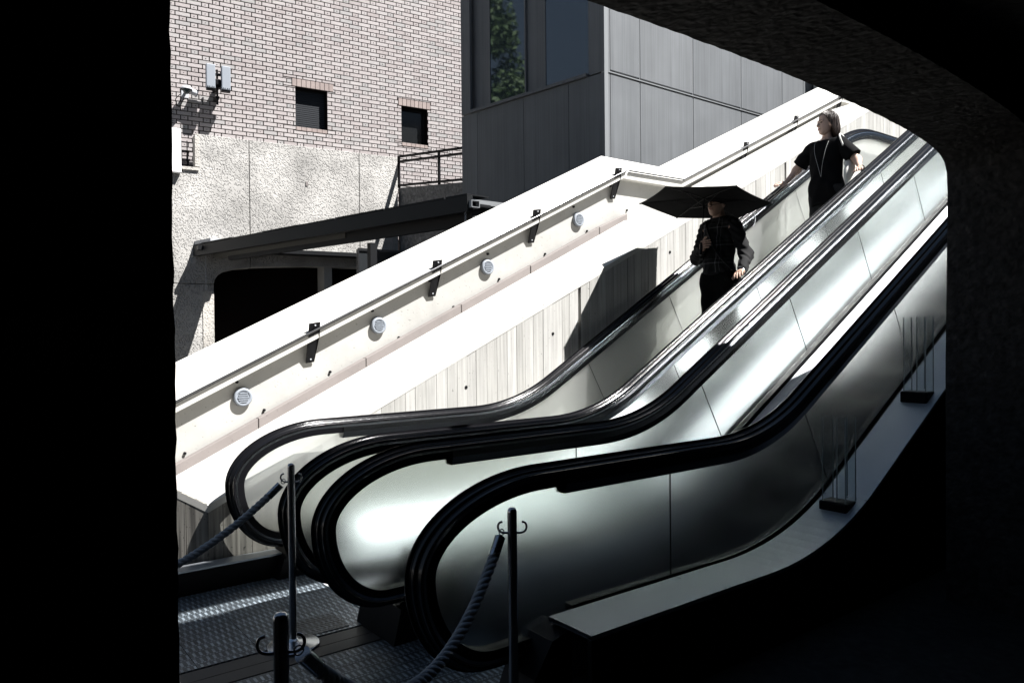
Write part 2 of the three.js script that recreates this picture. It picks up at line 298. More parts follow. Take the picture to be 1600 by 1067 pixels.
{ // outer deck, cladding and bases of the near escalator
  const { g, path, from } = near, s = u => cutAt(path, u, from)[2], end = path.length - 1.01;
  for (const [a, b] of [[2.12, 2.975], [2.98, 4.1], [4.105, 5.25], [5.255, 6.4], [6.405, 7.6], [7.605, 13]]) {
    mesh('ledge_plate', sharpSweep(sub(path, s(a), Math.min(end, s(b))), rectSec(-0.695, -0.675, -0.33, -0.052), W4), M.steelDeck, g);
  }
  const low = sub(path, s(2.12), end).map(q => [q[0], q[1]]), o = offset(path, -0.695), os = sub(o, s(2.12), end);
  mesh('truss_cladding', slab([...os, [os[os.length - 1][0], -0.02], [os[0][0], -0.02]], W4 - 0.325, W4 - 0.3), M.black, g);
  mesh('newel_base', slab([[1.86, 0], [1.95, 0.2], [2.05, 0.34], [2.16, 0.37], [2.16, 0]], W4 - 0.16, W4 + 0.05), M.black, g);
  mesh('newel_base', slab([[1.85, 0], [1.9, 0.2], [2.1, 0.24], [2.16, 0.385], [3.4, 0.385], [3.4, 0]], W3 - 0.05, W2 - 0.06), M.black, g);
  mesh('center_deck', sharpSweep(sub(path, s(2.15), end), rectSec(-0.7, -0.675, W3 - W4 + 0.052, W2 - W4 - 0.052), W4), M.steelDeck, g);
}
{
  const { g, path, from } = far, s = u => cutAt(path, u, from)[2], end = path.length - 1.01;
  mesh('ledge_plate', sharpSweep(sub(path, s(2.0), end), rectSec(-0.7, -0.675, W1 - W2 + 0.052, 5.145 - W2), W2), M.steelDeck, g);
  mesh('newel_base', slab([[1.74, 0], [1.84, 0.26], [2.2, 0.38], [3.2, 0.385], [3.2, 0]], W1 - 0.05, 5.14), M.black, g);
  mesh('side_plinth', box(0.6, 1.95, 0, 0.16, 5.02, 5.14), M.black, g);
  mesh('plinth_cap', box(0.6, 1.95, 0.16, 0.172, 5.01, 5.14), M.steelDeck, g);
  // landing plates of the far escalator, then of the near one
  const plates = (gg, w1, w2, cuts) => { for (let i = 0; i + 1 < cuts.length; i++) mesh('landing_plate', box(cuts[i] + 0.002, cuts[i + 1] - 0.002, 0.002, 0.014 + (i % 3) * 0.0004, w1, w2), M.plate, gg); };
  plates(g, 3.875, 5.0, [-0.3, 0.02, 0.335, 0.65, 0.965, 1.28, 1.62, 1.95]);
  plates(near.g, 2.42, 3.61, [-0.3, 0.02, 0.335, 0.65, 0.965, 1.28, 1.62, 1.95, 2.3]);
  mesh('comb_plate', box(1.955, 2.295, 0.002, 0.02, W2 + 0.1, W1 - 0.1), mat([0.6, 0.61, 0.62], 0.45, { metalness: 0.35 }), g);
  mesh('tread_stud_plate', box(1.5, 1.79, 0.0145, 0.018, 3.9, 4.14), M.plateDot, g);
  mesh('frame_strip', box(-0.3, 1.95, 0.001, 0.012, 3.63, 3.74), mat([0.03, 0.027, 0.026], 0.55), g);
  mesh('frame_strip', box(-0.3, 1.95, 0.001, 0.01, 3.75, 3.865), mat([0.03, 0.027, 0.026], 0.55), g);
}
// ------------------------------------------------------------------ clear barriers on the outer deck
{
  const acryl = mat([0.93, 0.95, 0.95], 0.03, { transmission: 1, thickness: 0, ior: 1.4, specularIntensity: 0.5 });
  const edgeM = mat([0.3, 0.33, 0.33], 0.4);
  const spots = [[4.33, 'clear upright plates on dark foot, lower down the steel ledge'], [5.39, 'clear upright plates on dark foot beside the right edge of opening']];
  for (const [u, label] of spots) {
    const h = LV + (u - U0) * TAN - 0.785, g = thing('deck_barrier', label, 'barrier', 'clear barriers on the near escalator ledge');
    mesh('foot', box(u - 0.07, u + 0.07, h - 0.04, h + 0.045, W4 - 0.28, W4 - 0.1, 0.012), M.black, g);
    for (const [w, du] of [[W4 - 0.27, 0], [W4 - 0.2, 0.03], [W4 - 0.13, -0.01]]) { const cp = mesh('clear_plate', box(u - 0.06 + du, u + 0.06 + du, h + 0.04, h + 0.56, w - 0.003, w + 0.003), acryl, g); for (const e of [-0.06, 0.06]) mesh('ground_edge', box(u + e + du - 0.0009, u + e + du + 0.0009, h + 0.045, h + 0.561, w - 0.0032, w + 0.0032), edgeM, cp); }
  }
}

// ------------------------------------------------------------------ board-marked wall beside the escalator
const fold = u => 1.075 + 0.4755 * (u - 2.486);
{
  const g = thing('board_marked_wall', 'pale board-marked concrete wall along the far escalator', 'wall');
  const tones = [0, 1, 2, 3].map(k => mat([0.5 - 0.028 * k, 0.498 - 0.028 * k, 0.488 - 0.029 * k], 0.92, { map: T.boardC, bumpMap: T.boardB, bumpScale: 0.0025 }));
  const stained = [0, 1].map(k => mat([0.4 - 0.04 * k, 0.392 - 0.04 * k, 0.375 - 0.04 * k], 0.92, { map: T.stainC, bumpMap: T.boardB, bumpScale: 0.0025 }));
  mesh('backing', slab([[1.37, 0], [1.37, fold(1.37) - 0.02], [13, fold(13) - 0.02], [13, 0]], 5.21, 5.34), M.conc, g);
  let u = 1.36, k = 0;
  while (u < 12.8) {
    const wd = rr(0.085, 0.115), e = u + wd - 0.002, o = rr(0, 0.004);
    mesh('board', slab([[u, 0], [u, fold(u) - 0.004], [e, fold(e) - 0.004], [e, 0]], 5.15 + o, 5.212, 0.001), u < 2.05 ? stained[k % 2] : tones[Math.floor(rr(0, 3.99))], g);
    u += wd; k++;
    if (Math.abs(u - 4.69) < 0.055 || Math.abs(u - 8.18) < 0.055) u += 0.034;
  }
  for (const [a, b] of [[2.62, 0.92], [3.44, 1.22], [4.4, 1.66], [6.02, 2.5], [6.05, 2.2], [7.25, 3.1], [8.0, 3.2]]) {
    const m = mesh('tie_hole', new THREE.TorusGeometry(0.012, 0.003, 6, 12).translate(a, b, -5.149), M.matte, g);
    mesh('plug', new THREE.CylinderGeometry(0.007, 0.007, 0.006, 10).rotateX(Math.PI / 2).translate(a, b, -5.149), M.matte, m);
  }
  // splayed end: boards turned away from the escalator
  const c = Math.cos(2.36), s = Math.sin(2.36); let t = 0;
  while (t < 0.75) {
    const wd = rr(0.16, 0.24), e = t + wd - 0.005, gs = slab([[-e, -0], [-e, fold(1.358) + 0.45 * e - 0.004], [-t, fold(1.358) + 0.45 * t - 0.004], [-t, 0]], 0, 0.03, 0.001);
    gs.rotateY(THREE.MathUtils.degToRad(-42)); gs.translate(1.362, 0, -5.15); mesh('board', gs, stained[1], g); t += wd;
  }
}
// parapet profile (height of the lip) along u
const lipPts = [[-4, 1.165 + 0.484 * (-4 - 1.398)], [6.36, 1.165 + 0.484 * (6.36 - 1.398)], [6.48, 3.565], [7.4, 3.567], [11.28, 3.567 + 0.462 * 3.88], [11.4, 5.37], [18, 5.37]];
function prof(pts, u) { for (let i = 0; i + 1 < pts.length; i++) if (u <= pts[i + 1][0]) { const t = (u - pts[i][0]) / (pts[i + 1][0] - pts[i][0]); return pts[i][1] + (pts[i + 1][1] - pts[i][1]) * t; } return pts[pts.length - 1][1]; }
const us = []; { for (let u = -1.5; u < 18; u += 0.25) us.push(u); for (const p of lipPts) if (p[0] > -1.5) us.push(p[0]); us.push(6.95, 7.52, 11.1, 1.36, 0.81); us.sort((a, b) => a - b); }
const lip = u => prof(lipPts, u), base = u => lip(u) - prof([[-9, 0.54], [6.95, 0.58], [7.5, 0.15], [11.1, 0.15], [11.5, 0.6], [30, 0.6]], u);
{
  // sloping concrete apron between the board-marked wall and the stair parapet
  const inner = 6.235;
  const cols = [];
  for (const u of us) { if (u > 16) continue;
    const f = u < 1.36 ? fold(1.36) + 0.45 * (1.36 - u) / 0.743 : fold(u), wn = u < 1.36 ? 5.15 + (1.36 - u) * 0.9 : 5.149;
    if (u < 0.8) continue;
    cols.push([V(u, f - 0.05, wn), V(u, f, wn), V(u, f + (base(u) - f) * 0.5 + 0.004, wn + (inner - wn) * 0.5), V(u, base(u), inner + 0.05), V(u, base(u) - 0.12, inner + 0.05)]);
  }
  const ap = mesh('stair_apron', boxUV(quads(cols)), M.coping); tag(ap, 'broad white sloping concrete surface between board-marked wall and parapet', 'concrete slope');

  const g = thing('stair_parapet', 'white concrete stair parapet with chamfered top, landing and thin rail', 'parapet');
  const rows = f => us.filter(u => u > -1.4).map(f);
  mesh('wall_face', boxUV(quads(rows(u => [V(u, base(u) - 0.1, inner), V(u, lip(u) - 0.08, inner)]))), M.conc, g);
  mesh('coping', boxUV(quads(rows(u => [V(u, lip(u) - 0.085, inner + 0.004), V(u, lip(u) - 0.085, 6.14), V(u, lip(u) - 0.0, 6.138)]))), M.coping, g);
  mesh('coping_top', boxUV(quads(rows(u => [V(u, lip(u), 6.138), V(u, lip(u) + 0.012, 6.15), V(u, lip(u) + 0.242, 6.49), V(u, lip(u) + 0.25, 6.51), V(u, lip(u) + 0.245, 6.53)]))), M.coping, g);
  mesh('back_face', boxUV(quads(rows(u => [V(u, lip(u) + 0.245, 6.53), V(u, -0.02, 6.54)]))), M.conc, g);
  // thin rail along the lip
  const segs = [[-1.4, 6.4], [6.44, 7.42], [7.42, 11.3], [11.34, 17]];
  for (const [a, b] of segs) mesh('rail', bar(V(a, lip(a) + 0.01, 6.118), V(b, lip(b) + 0.01, 6.118), 0.009), M.post, g);
  for (const [a, b] of segs) mesh('rail_joint', bar(V(a, lip(a) - 0.004, 6.137), V(b, lip(b) - 0.004, 6.137), 0.004), M.black, g);
  for (const u of [-0.1, 1.27, 2.52, 3.77, 5.02, 6.26, 8.75, 9.98, 11.25, 12.5]) {
    const h = lip(u), b = slab([[u - 0.05, h + 0.06], [u + 0.05, h + 0.075], [u + 0.05, h - 0.05], [u + 0.03, h - 0.275], [u - 0.044, h - 0.285], [u - 0.05, h - 0.06]], 0, 0.012);
    const p = b.attributes.position; for (let i = 0; i < p.count; i++) { const y = p.getY(i); p.setZ(i, p.getZ(i) - (6.112 + Math.max(0, Math.min(0.1, (h - y) * 0.42)))); }
    b.computeVertexNormals();
    const br = mesh('bracket', b, M.black, g);
    for (const dy of [0.045, -0.25]) mesh('bolt', new THREE.CylinderGeometry(0.007, 0.007, 0.012, 8).rotateX(Math.PI / 2).translate(u + (dy > 0 ? 0 : -0.005), h + dy, -(6.106 + Math.max(0, Math.min(0.1, -dy * 0.42)))), M.lampWhite, br);
  }
  // small fixings on the face
  for (let u = 1.3; u < 6.3; u += 0.62) { const dy = 0.13; mesh('tie_plug', new THREE.CylinderGeometry(0.012, 0.012, 0.03, 8).rotateX(Math.PI / 2).translate(u + rr(-.05, .05), lip(u) - dy, -6.23), M.matte, g); mesh('tie_plug', new THREE.CylinderGeometry(0.012, 0.012, 0.02, 8).rotateX(Math.PI / 2).translate(u + 0.2 + rr(-.05, .05), base(u) + 0.19, -6.23), M.matte, g); }
  // stone kerb at the foot of the parapet
  const k = thing('stone_kerb', 'narrow pinkish stone kerb at the foot of the stair parapet', 'kerb');
  const cuts = [-1.3]; for (let u = -0.6; u < 6.3; u += rr(0.7, 1.15)) cuts.push(u); cuts.push(6.42);
  for (let i = 0; i + 1 < cuts.length; i++) {
    const a = cuts[i] + 0.003, b = cuts[i + 1] - 0.003, j = rr(-0.003, 0.003);
    mesh('kerb_stone', slab([[a, base(a) - 0.03], [a, base(a) + 0.08], [b, base(b) + 0.08], [b, base(b) - 0.03]], 6.135 + j, 6.205 + j, 0.004), M.kerb, k);
  }
}
// round lights on the parapet face
{
  const labels = ['round grey wall light lowest on the stair parapet', 'round grey wall light second up the stair parapet', 'round grey wall light third up the stair parapet', 'round grey wall light just below the landing corner', 'small round wall light above the curved top of escalator'];
  [[1.93, 1.16], [3.18, 1.75], [4.43, 2.35], [5.705, 2.945], [12.08, 5.12]].forEach(([u, h], i) => {
    const g = thing('wall_light', labels[i], 'wall light', 'round lights along the stair parapet'); g.position.copy(V(u, h, 6.235));
    const pr = [[0, 0], [0.077, 0], [0.077, 0.03], [0.07, 0.04], [0.056, 0.042], [0.054, 0.034], [0, 0.038]].map(p => new THREE.Vector2(...p));
    mesh('housing', new THREE.LatheGeometry(pr, 32).rotateX(Math.PI / 2), M.lampGrey, g);
    for (let k = -2; k <= 2; k++) mesh('louvre', lbox(-0.047 + Math.abs(k) * 0.007, 0.047 - Math.abs(k) * 0.007, k * 0.018 - 0.005, k * 0.018 + 0.003, 0.034, 0.042), M.lampGrey, g);
  });
}

// ------------------------------------------------------------------ brick building and rough concrete wall
const BW = V(3.534, 0, 13.977), BR = THREE.MathUtils.degToRad(-7.03);
const place = g => { g.position.copy(BW); g.rotation.y = BR; return g; };
{
  const g = place(thing('brick_building', 'pale pink brick building with two small dark windows', 'building'));
  const x0 = -0.95, x1 = 6.2, y0 = 3.6, y1 = 9.6, wins = [[1.82, 2.425, 5.66, 6.41], [3.975, 4.548, 5.62, 6.357]];
  const holes = wins.map(([a, b, c, d]) => [[a, c], [b, c], [b, d], [a, d]]);
  const wall = slab([[x0, 0], [x1, 0], [x1, y1], [x0, y1]], 0, 0.25, 0, holes); mesh('wall', wall, M.mortar, g);
  const tones = [[0.355, 0.322, 0.317], [0.34, 0.305, 0.3], [0.37, 0.34, 0.334], [0.31, 0.275, 0.27], [0.35, 0.325, 0.32], [0.305, 0.29, 0.286]].map(c => mat(c, 0.85, { map: T.brickC, bumpMap: T.speckB, bumpScale: 0.0015 }));
  const course = 0.0795, per = 0.372, jt = 0.016, hd = 0.118, st = per - hd, bricks = [];
  // leaves out the windows with their soldier and sill courses; a brick that meets one is cut to fit
  const zones = wins.flatMap(([a, b, c, d]) => [[a, b, c, d], [a - 0.07, b + 0.068, d, d + 0.156], [a, b, c - 0.079, c]]);
  const clip = rect => zones.reduce((list, [za, zb, zc, zd]) => list.flatMap(([p, q, l, h]) => {
    if (q <= za || p >= zb || h <= zc || l >= zd) return [[p, q, l, h]];
    const o = [], l2 = Math.max(l, zc), h2 = Math.min(h, zd);
    if (l < zc) o.push([p, q, l, zc]); if (h > zd) o.push([p, q, zd, h]);
    if (p < za) o.push([p, za, l2, h2]); if (q > zb) o.push([zb, q, l2, h2]); return o;
  }), [rect]).filter(([p, q, l, h]) => q - p > 0.03 && h - l > 0.024);
  let row = 0;
  for (let y = y0; y < y1 - course; y += course, row++) {
    for (let x = x0 - per + (row % 2) * per / 2; x < x1; x += per) {
      for (const [a, b, hdr] of [[x, x + hd, 1], [x + hd, x + per, 0]]) if (Math.min(b, x1) - Math.max(a, x0) > 0.04) for (const [p, q, l, t] of clip([Math.max(a, x0), Math.min(b, x1), y, y + course])) bricks.push([p + jt / 2, q - jt / 2, l + jt / 2, t - jt / 2, hdr && q - p > hd - 0.01 && t - l > course - 0.01]);
    }
  }
  const shapes = {}, unit = (w, h) => { const k = w.toFixed(3) + h.toFixed(3); return shapes[k] ??= lbox(-w / 2, w / 2, -h / 2, h / 2, -0.01, 0.018, 0.003); };
  // nearest bricks that show singly, the rest as one part
  const size = ([p, q, a, b]) => (p > -0.42 && p < 5.45 && a < 8.9 && a > 5.1 ? 1 : 0) * (q - p) / (13.2 + 0.5 * p) / (13.2 + 0.5 * p) * 100;
  bricks.sort((A, B) => size(B) - size(A));
  const rest = tones.map(() => []);
  const dots = [];
  bricks.forEach(([p, q, a, b, hdr], i) => {
    const t = Math.min(5, Math.floor(Math.pow(rnd(), 1.5) * 6)), z = rr(-0.002, 0.002);
    if (i < 298) { const m = mesh('brick', unit(q - p, b - a), tones[t], g); m.position.set((p + q) / 2, (a + b) / 2, z); }
    else rest[t].push(lbox(p, q, a, b, -0.01, 0.018 + z, 0));
    if (hdr) dots.push(lbox((p + q) / 2 - 0.006, (p + q) / 2 + 0.006, (a + b) / 2 - 0.006, (a + b) / 2 + 0.006, 0.01, 0.0215));
  });
  const field0 = mergeGeometries(rest.map((l, t) => { const q = merge(l), c = tones[t].color, a = new Float32Array(q.attributes.position.count * 3); for (let i = 0; i < a.length; i += 3) { a[i] = c.r; a[i + 1] = c.g; a[i + 2] = c.b; } q.setAttribute('color', new THREE.BufferAttribute(a, 3)); return q; }));
  const bf = mesh('brick_field', field0, mat([1, 1, 1], 0.85, { vertexColors: true, map: T.brickC, bumpMap: T.speckB, bumpScale: 0.0015 }), g); bf.userData.kind = 'stuff';
  const dm = mesh('header_holes', merge(dots), M.matte, g); dm.userData.kind = 'stuff';
  const slat = mat([0.012, 0.014, 0.018], 0.5, { metalness: 0.4 }), soldier = [mat([0.29, 0.235, 0.218], 0.85, { map: T.brickC }), mat([0.26, 0.21, 0.195], 0.85, { map: T.brickC })];
  wins.forEach(([a, b, c, d], wi) => {
    const w = mesh('window', lbox(a, b, c, d, -0.2, -0.17), M.matte, g);
    mesh('frame', merge([lbox(a, a + 0.02, c, d, -0.17, -0.12), lbox(b - 0.02, b, c, d, -0.17, -0.12), lbox(a + 0.02, b - 0.02, d - 0.02, d, -0.17, -0.12)]), M.darkMetal, w);
    if (wi === 0) for (let y = c + 0.02; y < d - 0.03; y += 0.038) mesh('louvre', lbox(a + 0.02, b - 0.02, y, y + 0.03, -0.16, -0.12).translate(0, 0, 0), slat, w);
    else mesh('pane', lbox(a + 0.02, b - 0.02, c + 0.02, d - 0.02, -0.165, -0.16), mat([0.01, 0.011, 0.012], 0.15), w);
    mesh('sill', lbox(a, b, c - 0.03, c - 0.005, -0.15, 0.0), M.mortar, w);
    for (let x = a - 0.068; x < b + 0.06; x += 0.089) mesh('soldier_brick', lbox(x + 0.004, x + 0.085, d + 0.01, d + 0.15, -0.01, 0.022, 0.003), soldier[Math.floor(rr(0, 1.99))], g);
    for (let x = a; x < b - 0.02; x += 0.1) mesh('sill_brick', lbox(x + 0.003, Math.min(b, x + 0.097), c - 0.075, c - 0.008, -0.01, 0.026, 0.003), soldier[Math.floor(rr(0, 1.99))], g);
  });
}
{
  // rough concrete wall in front of the bricks, with the rounded dark doorway
  const g = place(thing('rough_concrete_wall', 'rough rendered concrete wall with a dark rounded doorway below the bricks', 'wall'));
  const panel = (pts, z1 = 0.2, z2 = 0.5, holes) => { const gg = slab(pts, -z2, -z1, 0.004, holes); return gg; };
  const top = 5.165, arch = [[0.23, -0.02], [0.23, 2.55], [0.25, 2.65], [0.3, 2.73], [0.4, 2.8], [0.6, 2.855], [0.86, 2.885], [1.3, 2.92], [1.87, 2.95]];
  mesh('wall_panel', panel([[-1.2, 2.58], [-1.2, 4.5], [-0.24, 4.5], [-0.24, 4.56], [0.02, 4.56], [0.02, top], [0.85, top], [0.85, 2.88], [0.6, 2.855], [0.4, 2.8], [0.3, 2.73], [0.25, 2.65], [0.235, 2.58]]), M.stucco, g);
  mesh('wall_panel', panel([[0.862, 2.89], [0.862, top], [2.885, top], [2.885, 2.95], [1.87, 2.95], [1.3, 2.92]]), M.stucco, g);
  mesh('wall_panel', panel([[2.897, 2.95], [2.897, top], [3.68, top], [3.68, 2.95]]), M.stucco, g);
  mesh('pier', panel([[-1.2, -0.02], [-1.2, 2.568], [0.233, 2.568], [0.23, -0.02]]), M.stucco, g);
  mesh('jamb_strip', lbox(0.05, 0.232, 0, 2.45, 0.5, 0.512), M.stuccoPale, g);
  mesh('notch_ledge', lbox(-0.45, 0.015, 4.53, 4.58, 0.2, 0.53), M.stuccoPale, g);
  mesh('notch_edge', lbox(-0.04, 0.03, 4.6, top, 0.2, 0.51), M.stuccoPale, g);
  mesh('small_plate', lbox(1.86, 1.9, 4.44, 4.52, 0.5, 0.512), M.kerb, g);
  // closed passage behind the doorway
  mesh('passage_wall', lbox(-0.1, 6.4, 0, 3.2, -7, -6.9), M.conc, g);
  mesh('passage_wall', lbox(0.0, 0.2, 0, 3.2, -6.9, 0.2), M.conc, g);
  mesh('passage_wall', lbox(2.2, 2.35, 0, 3.2, -6.9, 0.45), M.conc, g);
  mesh('passage_ceiling', lbox(-0.1, 6.4, 3.2, 3.3, -7, 0.2), M.conc, g);
}
{ // fixtures on the brick wall
  const a = place(thing('white_panel_box', 'white box panel beside the notch at the left edge of brick wall', 'panel'));
  mesh('panel_face', lbox(-0.75, -0.27, 4.45, 5.2, 0.51, 0.6, 0.01), mat([0.75, 0.75, 0.74], 0.5), a);
  mesh('panel_backing', lbox(-0.74, -0.28, 4.47, 5.18, 0.44, 0.51), M.lampGrey, a);
  const cage = place(thing('cable_rack', 'thin metal rack over the bricks in the wall notch', 'rack'));
  for (const x of [-0.22, -0.12, -0.02]) mesh('upright', lbox(x - 0.008, x + 0.008, 4.6, 5.12, 0.1, 0.12), M.black, cage);
  for (const y of [4.66, 4.8, 4.95, 5.1]) mesh('crossbar', lbox(-0.24, 0.0, y - 0.006, y + 0.006, 0.085, 0.1), M.black, cage);
  const f = place(thing('antenna_pair', 'two upright light grey antenna boxes on a bracket on brick wall', 'antenna'));
  for (const [x, y] of [[0.25, 6.24], [0.505, 6.24]]) {
    const b = mesh('antenna_box', lbox(x - 0.075, x + 0.075, y - 0.21, y + 0.21, 0.28, 0.4, 0.012), M.lampGrey, f);
    mesh('cap', lbox(x - 0.07, x + 0.07, y - 0.235, y - 0.205, 0.3, 0.385), M.black, b);
    mesh('screw', merge([-0.05, -0.02, 0.02, 0.05].map(k => lbox(x + k - 0.006, x + k + 0.006, y - 0.19, y - 0.178, 0.4, 0.405))), M.black, b);
  }
  mesh('mast', new THREE.CylinderGeometry(0.018, 0.018, 0.62, 10).translate(0.375, 6.1, 0.25), M.black, f);
  mesh('arm', merge([lbox(0.18, 0.6, 6.3, 6.34, 0.24, 0.28), lbox(0.18, 0.6, 6.08, 6.13, 0.24, 0.3), lbox(0.34, 0.41, 6.08, 6.13, 0, 0.26), lbox(0.34, 0.41, 5.9, 5.94, 0, 0.26)]), M.black, f);
  mesh('control_box', lbox(0.33, 0.43, 6.12, 6.22, 0.26, 0.34, 0.01), M.black, f);
  const c = place(thing('wall_camera', 'small white domed camera on brick wall left of the antennas', 'camera'));
  mesh('hood', new THREE.SphereGeometry(0.1, 20, 12, 0, Math.PI * 2, 0, Math.PI / 2).scale(1, 0.75, 1.1).translate(-0.13, 5.98, 0.24), M.lampWhite, c);
  mesh('dome', new THREE.SphereGeometry(0.062, 20, 14).translate(-0.13, 5.965, 0.25), mat([0.03, 0.05, 0.05], 0.08), c);
  mesh('arm', merge([lbox(-0.15, -0.11, 5.97, 6.0, 0, 0.2), lbox(-0.19, -0.07, 5.9, 6.07, 0, 0.03)]), M.lampWhite, c);
  mesh('side_lamp', new THREE.CylinderGeometry(0.05, 0.055, 0.12, 16).rotateZ(1.3).translate(0.0, 5.96, 0.2), M.lampWhite, c);
  mesh('cable', tube([new THREE.Vector3(-0.2, 5.95, 0.1), new THREE.Vector3(-0.3, 5.8, 0.15), new THREE.Vector3(-0.24, 5.7, 0.12), new THREE.Vector3(-0.16, 5.86, 0.1)], 0.007), M.black, c);
}

// ------------------------------------------------------------------ grey panelled building
{
  const g = thing('grey_office_building', 'dark grey metal panelled building with tall windows behind the stair', 'building');
  const cu = 7.1, cw = 7.2, lit = [0, 1, 2].map(k => mat([0.135 + 0.006 * k, 0.142 + 0.006 * k, 0.15 + 0.006 * k], 0.5, { specularIntensity: 0.5, map: T.panelC }));
  const rim = mat([0.22, 0.228, 0.235], 0.4, { metalness: 0.3 });
  mesh('core_wall', box(cu + 0.03, 16.5, 0, 7.4, cw + 0.04, cw + 1.6), M.conc, g);
  const cols = [7.215, 7.807, 8.967, 10.159, 11.305, 11.95, 13.1, 14.3];
  const rowsH = [[1.6, 5.2], [5.24, 7.4]];
  mesh('corner_post', box(7.1, 7.17, 0, 7.4, cw - 0.01, cw + 0.05), rim, g);
  mesh('corner_strip', box(7.178, 7.208, 0, 7.4, cw, cw + 0.05), lit[2], g);
  for (let i = 0; i + 1 < cols.length; i++) rowsH.forEach(([a, b], r) => mesh('panel', box(cols[i] + 0.008, cols[i + 1] - 0.012, a, b - 0.02, cw, cw + 0.04, 0.004), lit[(i + r) % 3], g));
  for (const h of [5.205]) mesh('drip_edge', box(7.17, 16, h - 0.008, h + 0.006, cw - 0.012, cw + 0.02), rim, g);
  for (let i = 0; i < cols.length; i++) mesh('joint_strip', box(cols[i] - 0.006, cols[i] + 0.002, 1.6, 7.4, cw + 0.005, cw + 0.03), rim, g);
  // shaded return face: local x runs back from the corner
  const ang = Math.atan2(0.989, -0.149), loc = (geo) => { geo.rotateY(ang); geo.translate(cu, 0, -cw); return geo; };
  const shade = lit;
  const sill = 5.2;
  // local frame after rotateY: +x goes back along the face, +z ... outward is -z side before rotation
  const F = (x1, x2, y1, y2, o1, o2, r = 0) => loc(box(x1, x2, y1, y2, o1, o2, r)); // o: outward offset
  [[0.0, 0.62], [0.628, 1.49], [1.498, 2.5], [2.508, 2.87]].forEach(([a, b], i) => mesh('panel', F(a, b, 1.6, sill - 0.02, -0.05, 0), shade[i % 2], g));
  mesh('pier', F(0, 0.255, sill, 7.4, -0.05, 0), shade[1], g);
  mesh('pier', F(2.66, 2.87, sill, 7.4, -0.05, 0), shade[0], g);
  mesh('return_core', F(0, 2.87, 0, 7.4, -0.9, -0.6), M.conc, g);
  mesh('sill', F(0.28, 2.66, sill - 0.015, sill + 0.03, -0.3, 0.04), shade[0], g);
  const glass = mat([0.02, 0.028, 0.036], 0.03, { metalness: 0, ior: 2.3, specularIntensity: 1 });
  for (const [a, b] of [[0.28, 1.067], [1.486, 2.223]]) {
    const w = mesh('window', F(a, b, sill + 0.03, 7.4, -0.05, -0.03), glass, g);
    mesh('frame', merge([F(a - 0.022, a, sill + 0.03, 7.4, -0.2, -0.022), F(b, b + 0.03, sill + 0.03, 7.4, -0.2, -0.02)]), shade[1], w);
  }
  mesh('mullion', F(1.1, 1.46, sill + 0.03, 7.4, -0.3, -0.06), shade[0], g);
  mesh('recess', F(2.26, 2.85, sill + 0.03, 7.4, -0.35, -0.1), shade[0], g);
  const wp = thing('white_ledge_wall', 'white wall end with dark slot beyond the grey panels', 'wall');
  mesh('wall_face', box(12.2, 14.6, 5.2, 6.6, 6.95, 7.15), M.coping, wp);
  mesh('slot', box(12.35, 13.4, 6.0, 6.1, 6.94, 7.0), M.matte, wp);
}

// ------------------------------------------------------------------ low side wall with railing, canopy
{
  const g = thing('low_side_wall', 'dark low concrete wall under a thin railing beside the brick building', 'wall');
  const A = V(7.18, 0, 13.1), dir = new THREE.Vector3(0.149, 0, 0.989), ang = Math.atan2(-dir.z, dir.x);
  const loc = geo => { geo.rotateY(ang); geo.translate(A.x, 0, A.z); return geo; };
  mesh('wall_body', loc(slab([[0, 0], [0, 4.58], [3.2, 4.3], [3.2, 0]], 0, 0.3)), mat([0.2, 0.195, 0.19], 0.9, { map: T.darkC, bumpMap: T.darkB, bumpScale: 0.006 }), g);
  const r = thing('side_railing', 'thin dark railing on the low wall beside the grey building', 'railing');
  const hy = x => 4.58 - 0.0875 * x;
  for (const x of [0.02, 1.25, 2.4]) mesh('post', loc(box(x - 0.02, x + 0.02, hy(x), hy(x) + 0.62, -0.02, 0.02)), M.black, r);
  for (const d of [0.62, 0.52, 0.05]) mesh('rail', loc(slab([[0, hy(0) + d - 0.02], [0, hy(0) + d + 0.02], [3.2, hy(3.2) + d + 0.02], [3.2, hy(3.2) + d - 0.02]], -0.02, 0.02)), M.black, r);
}
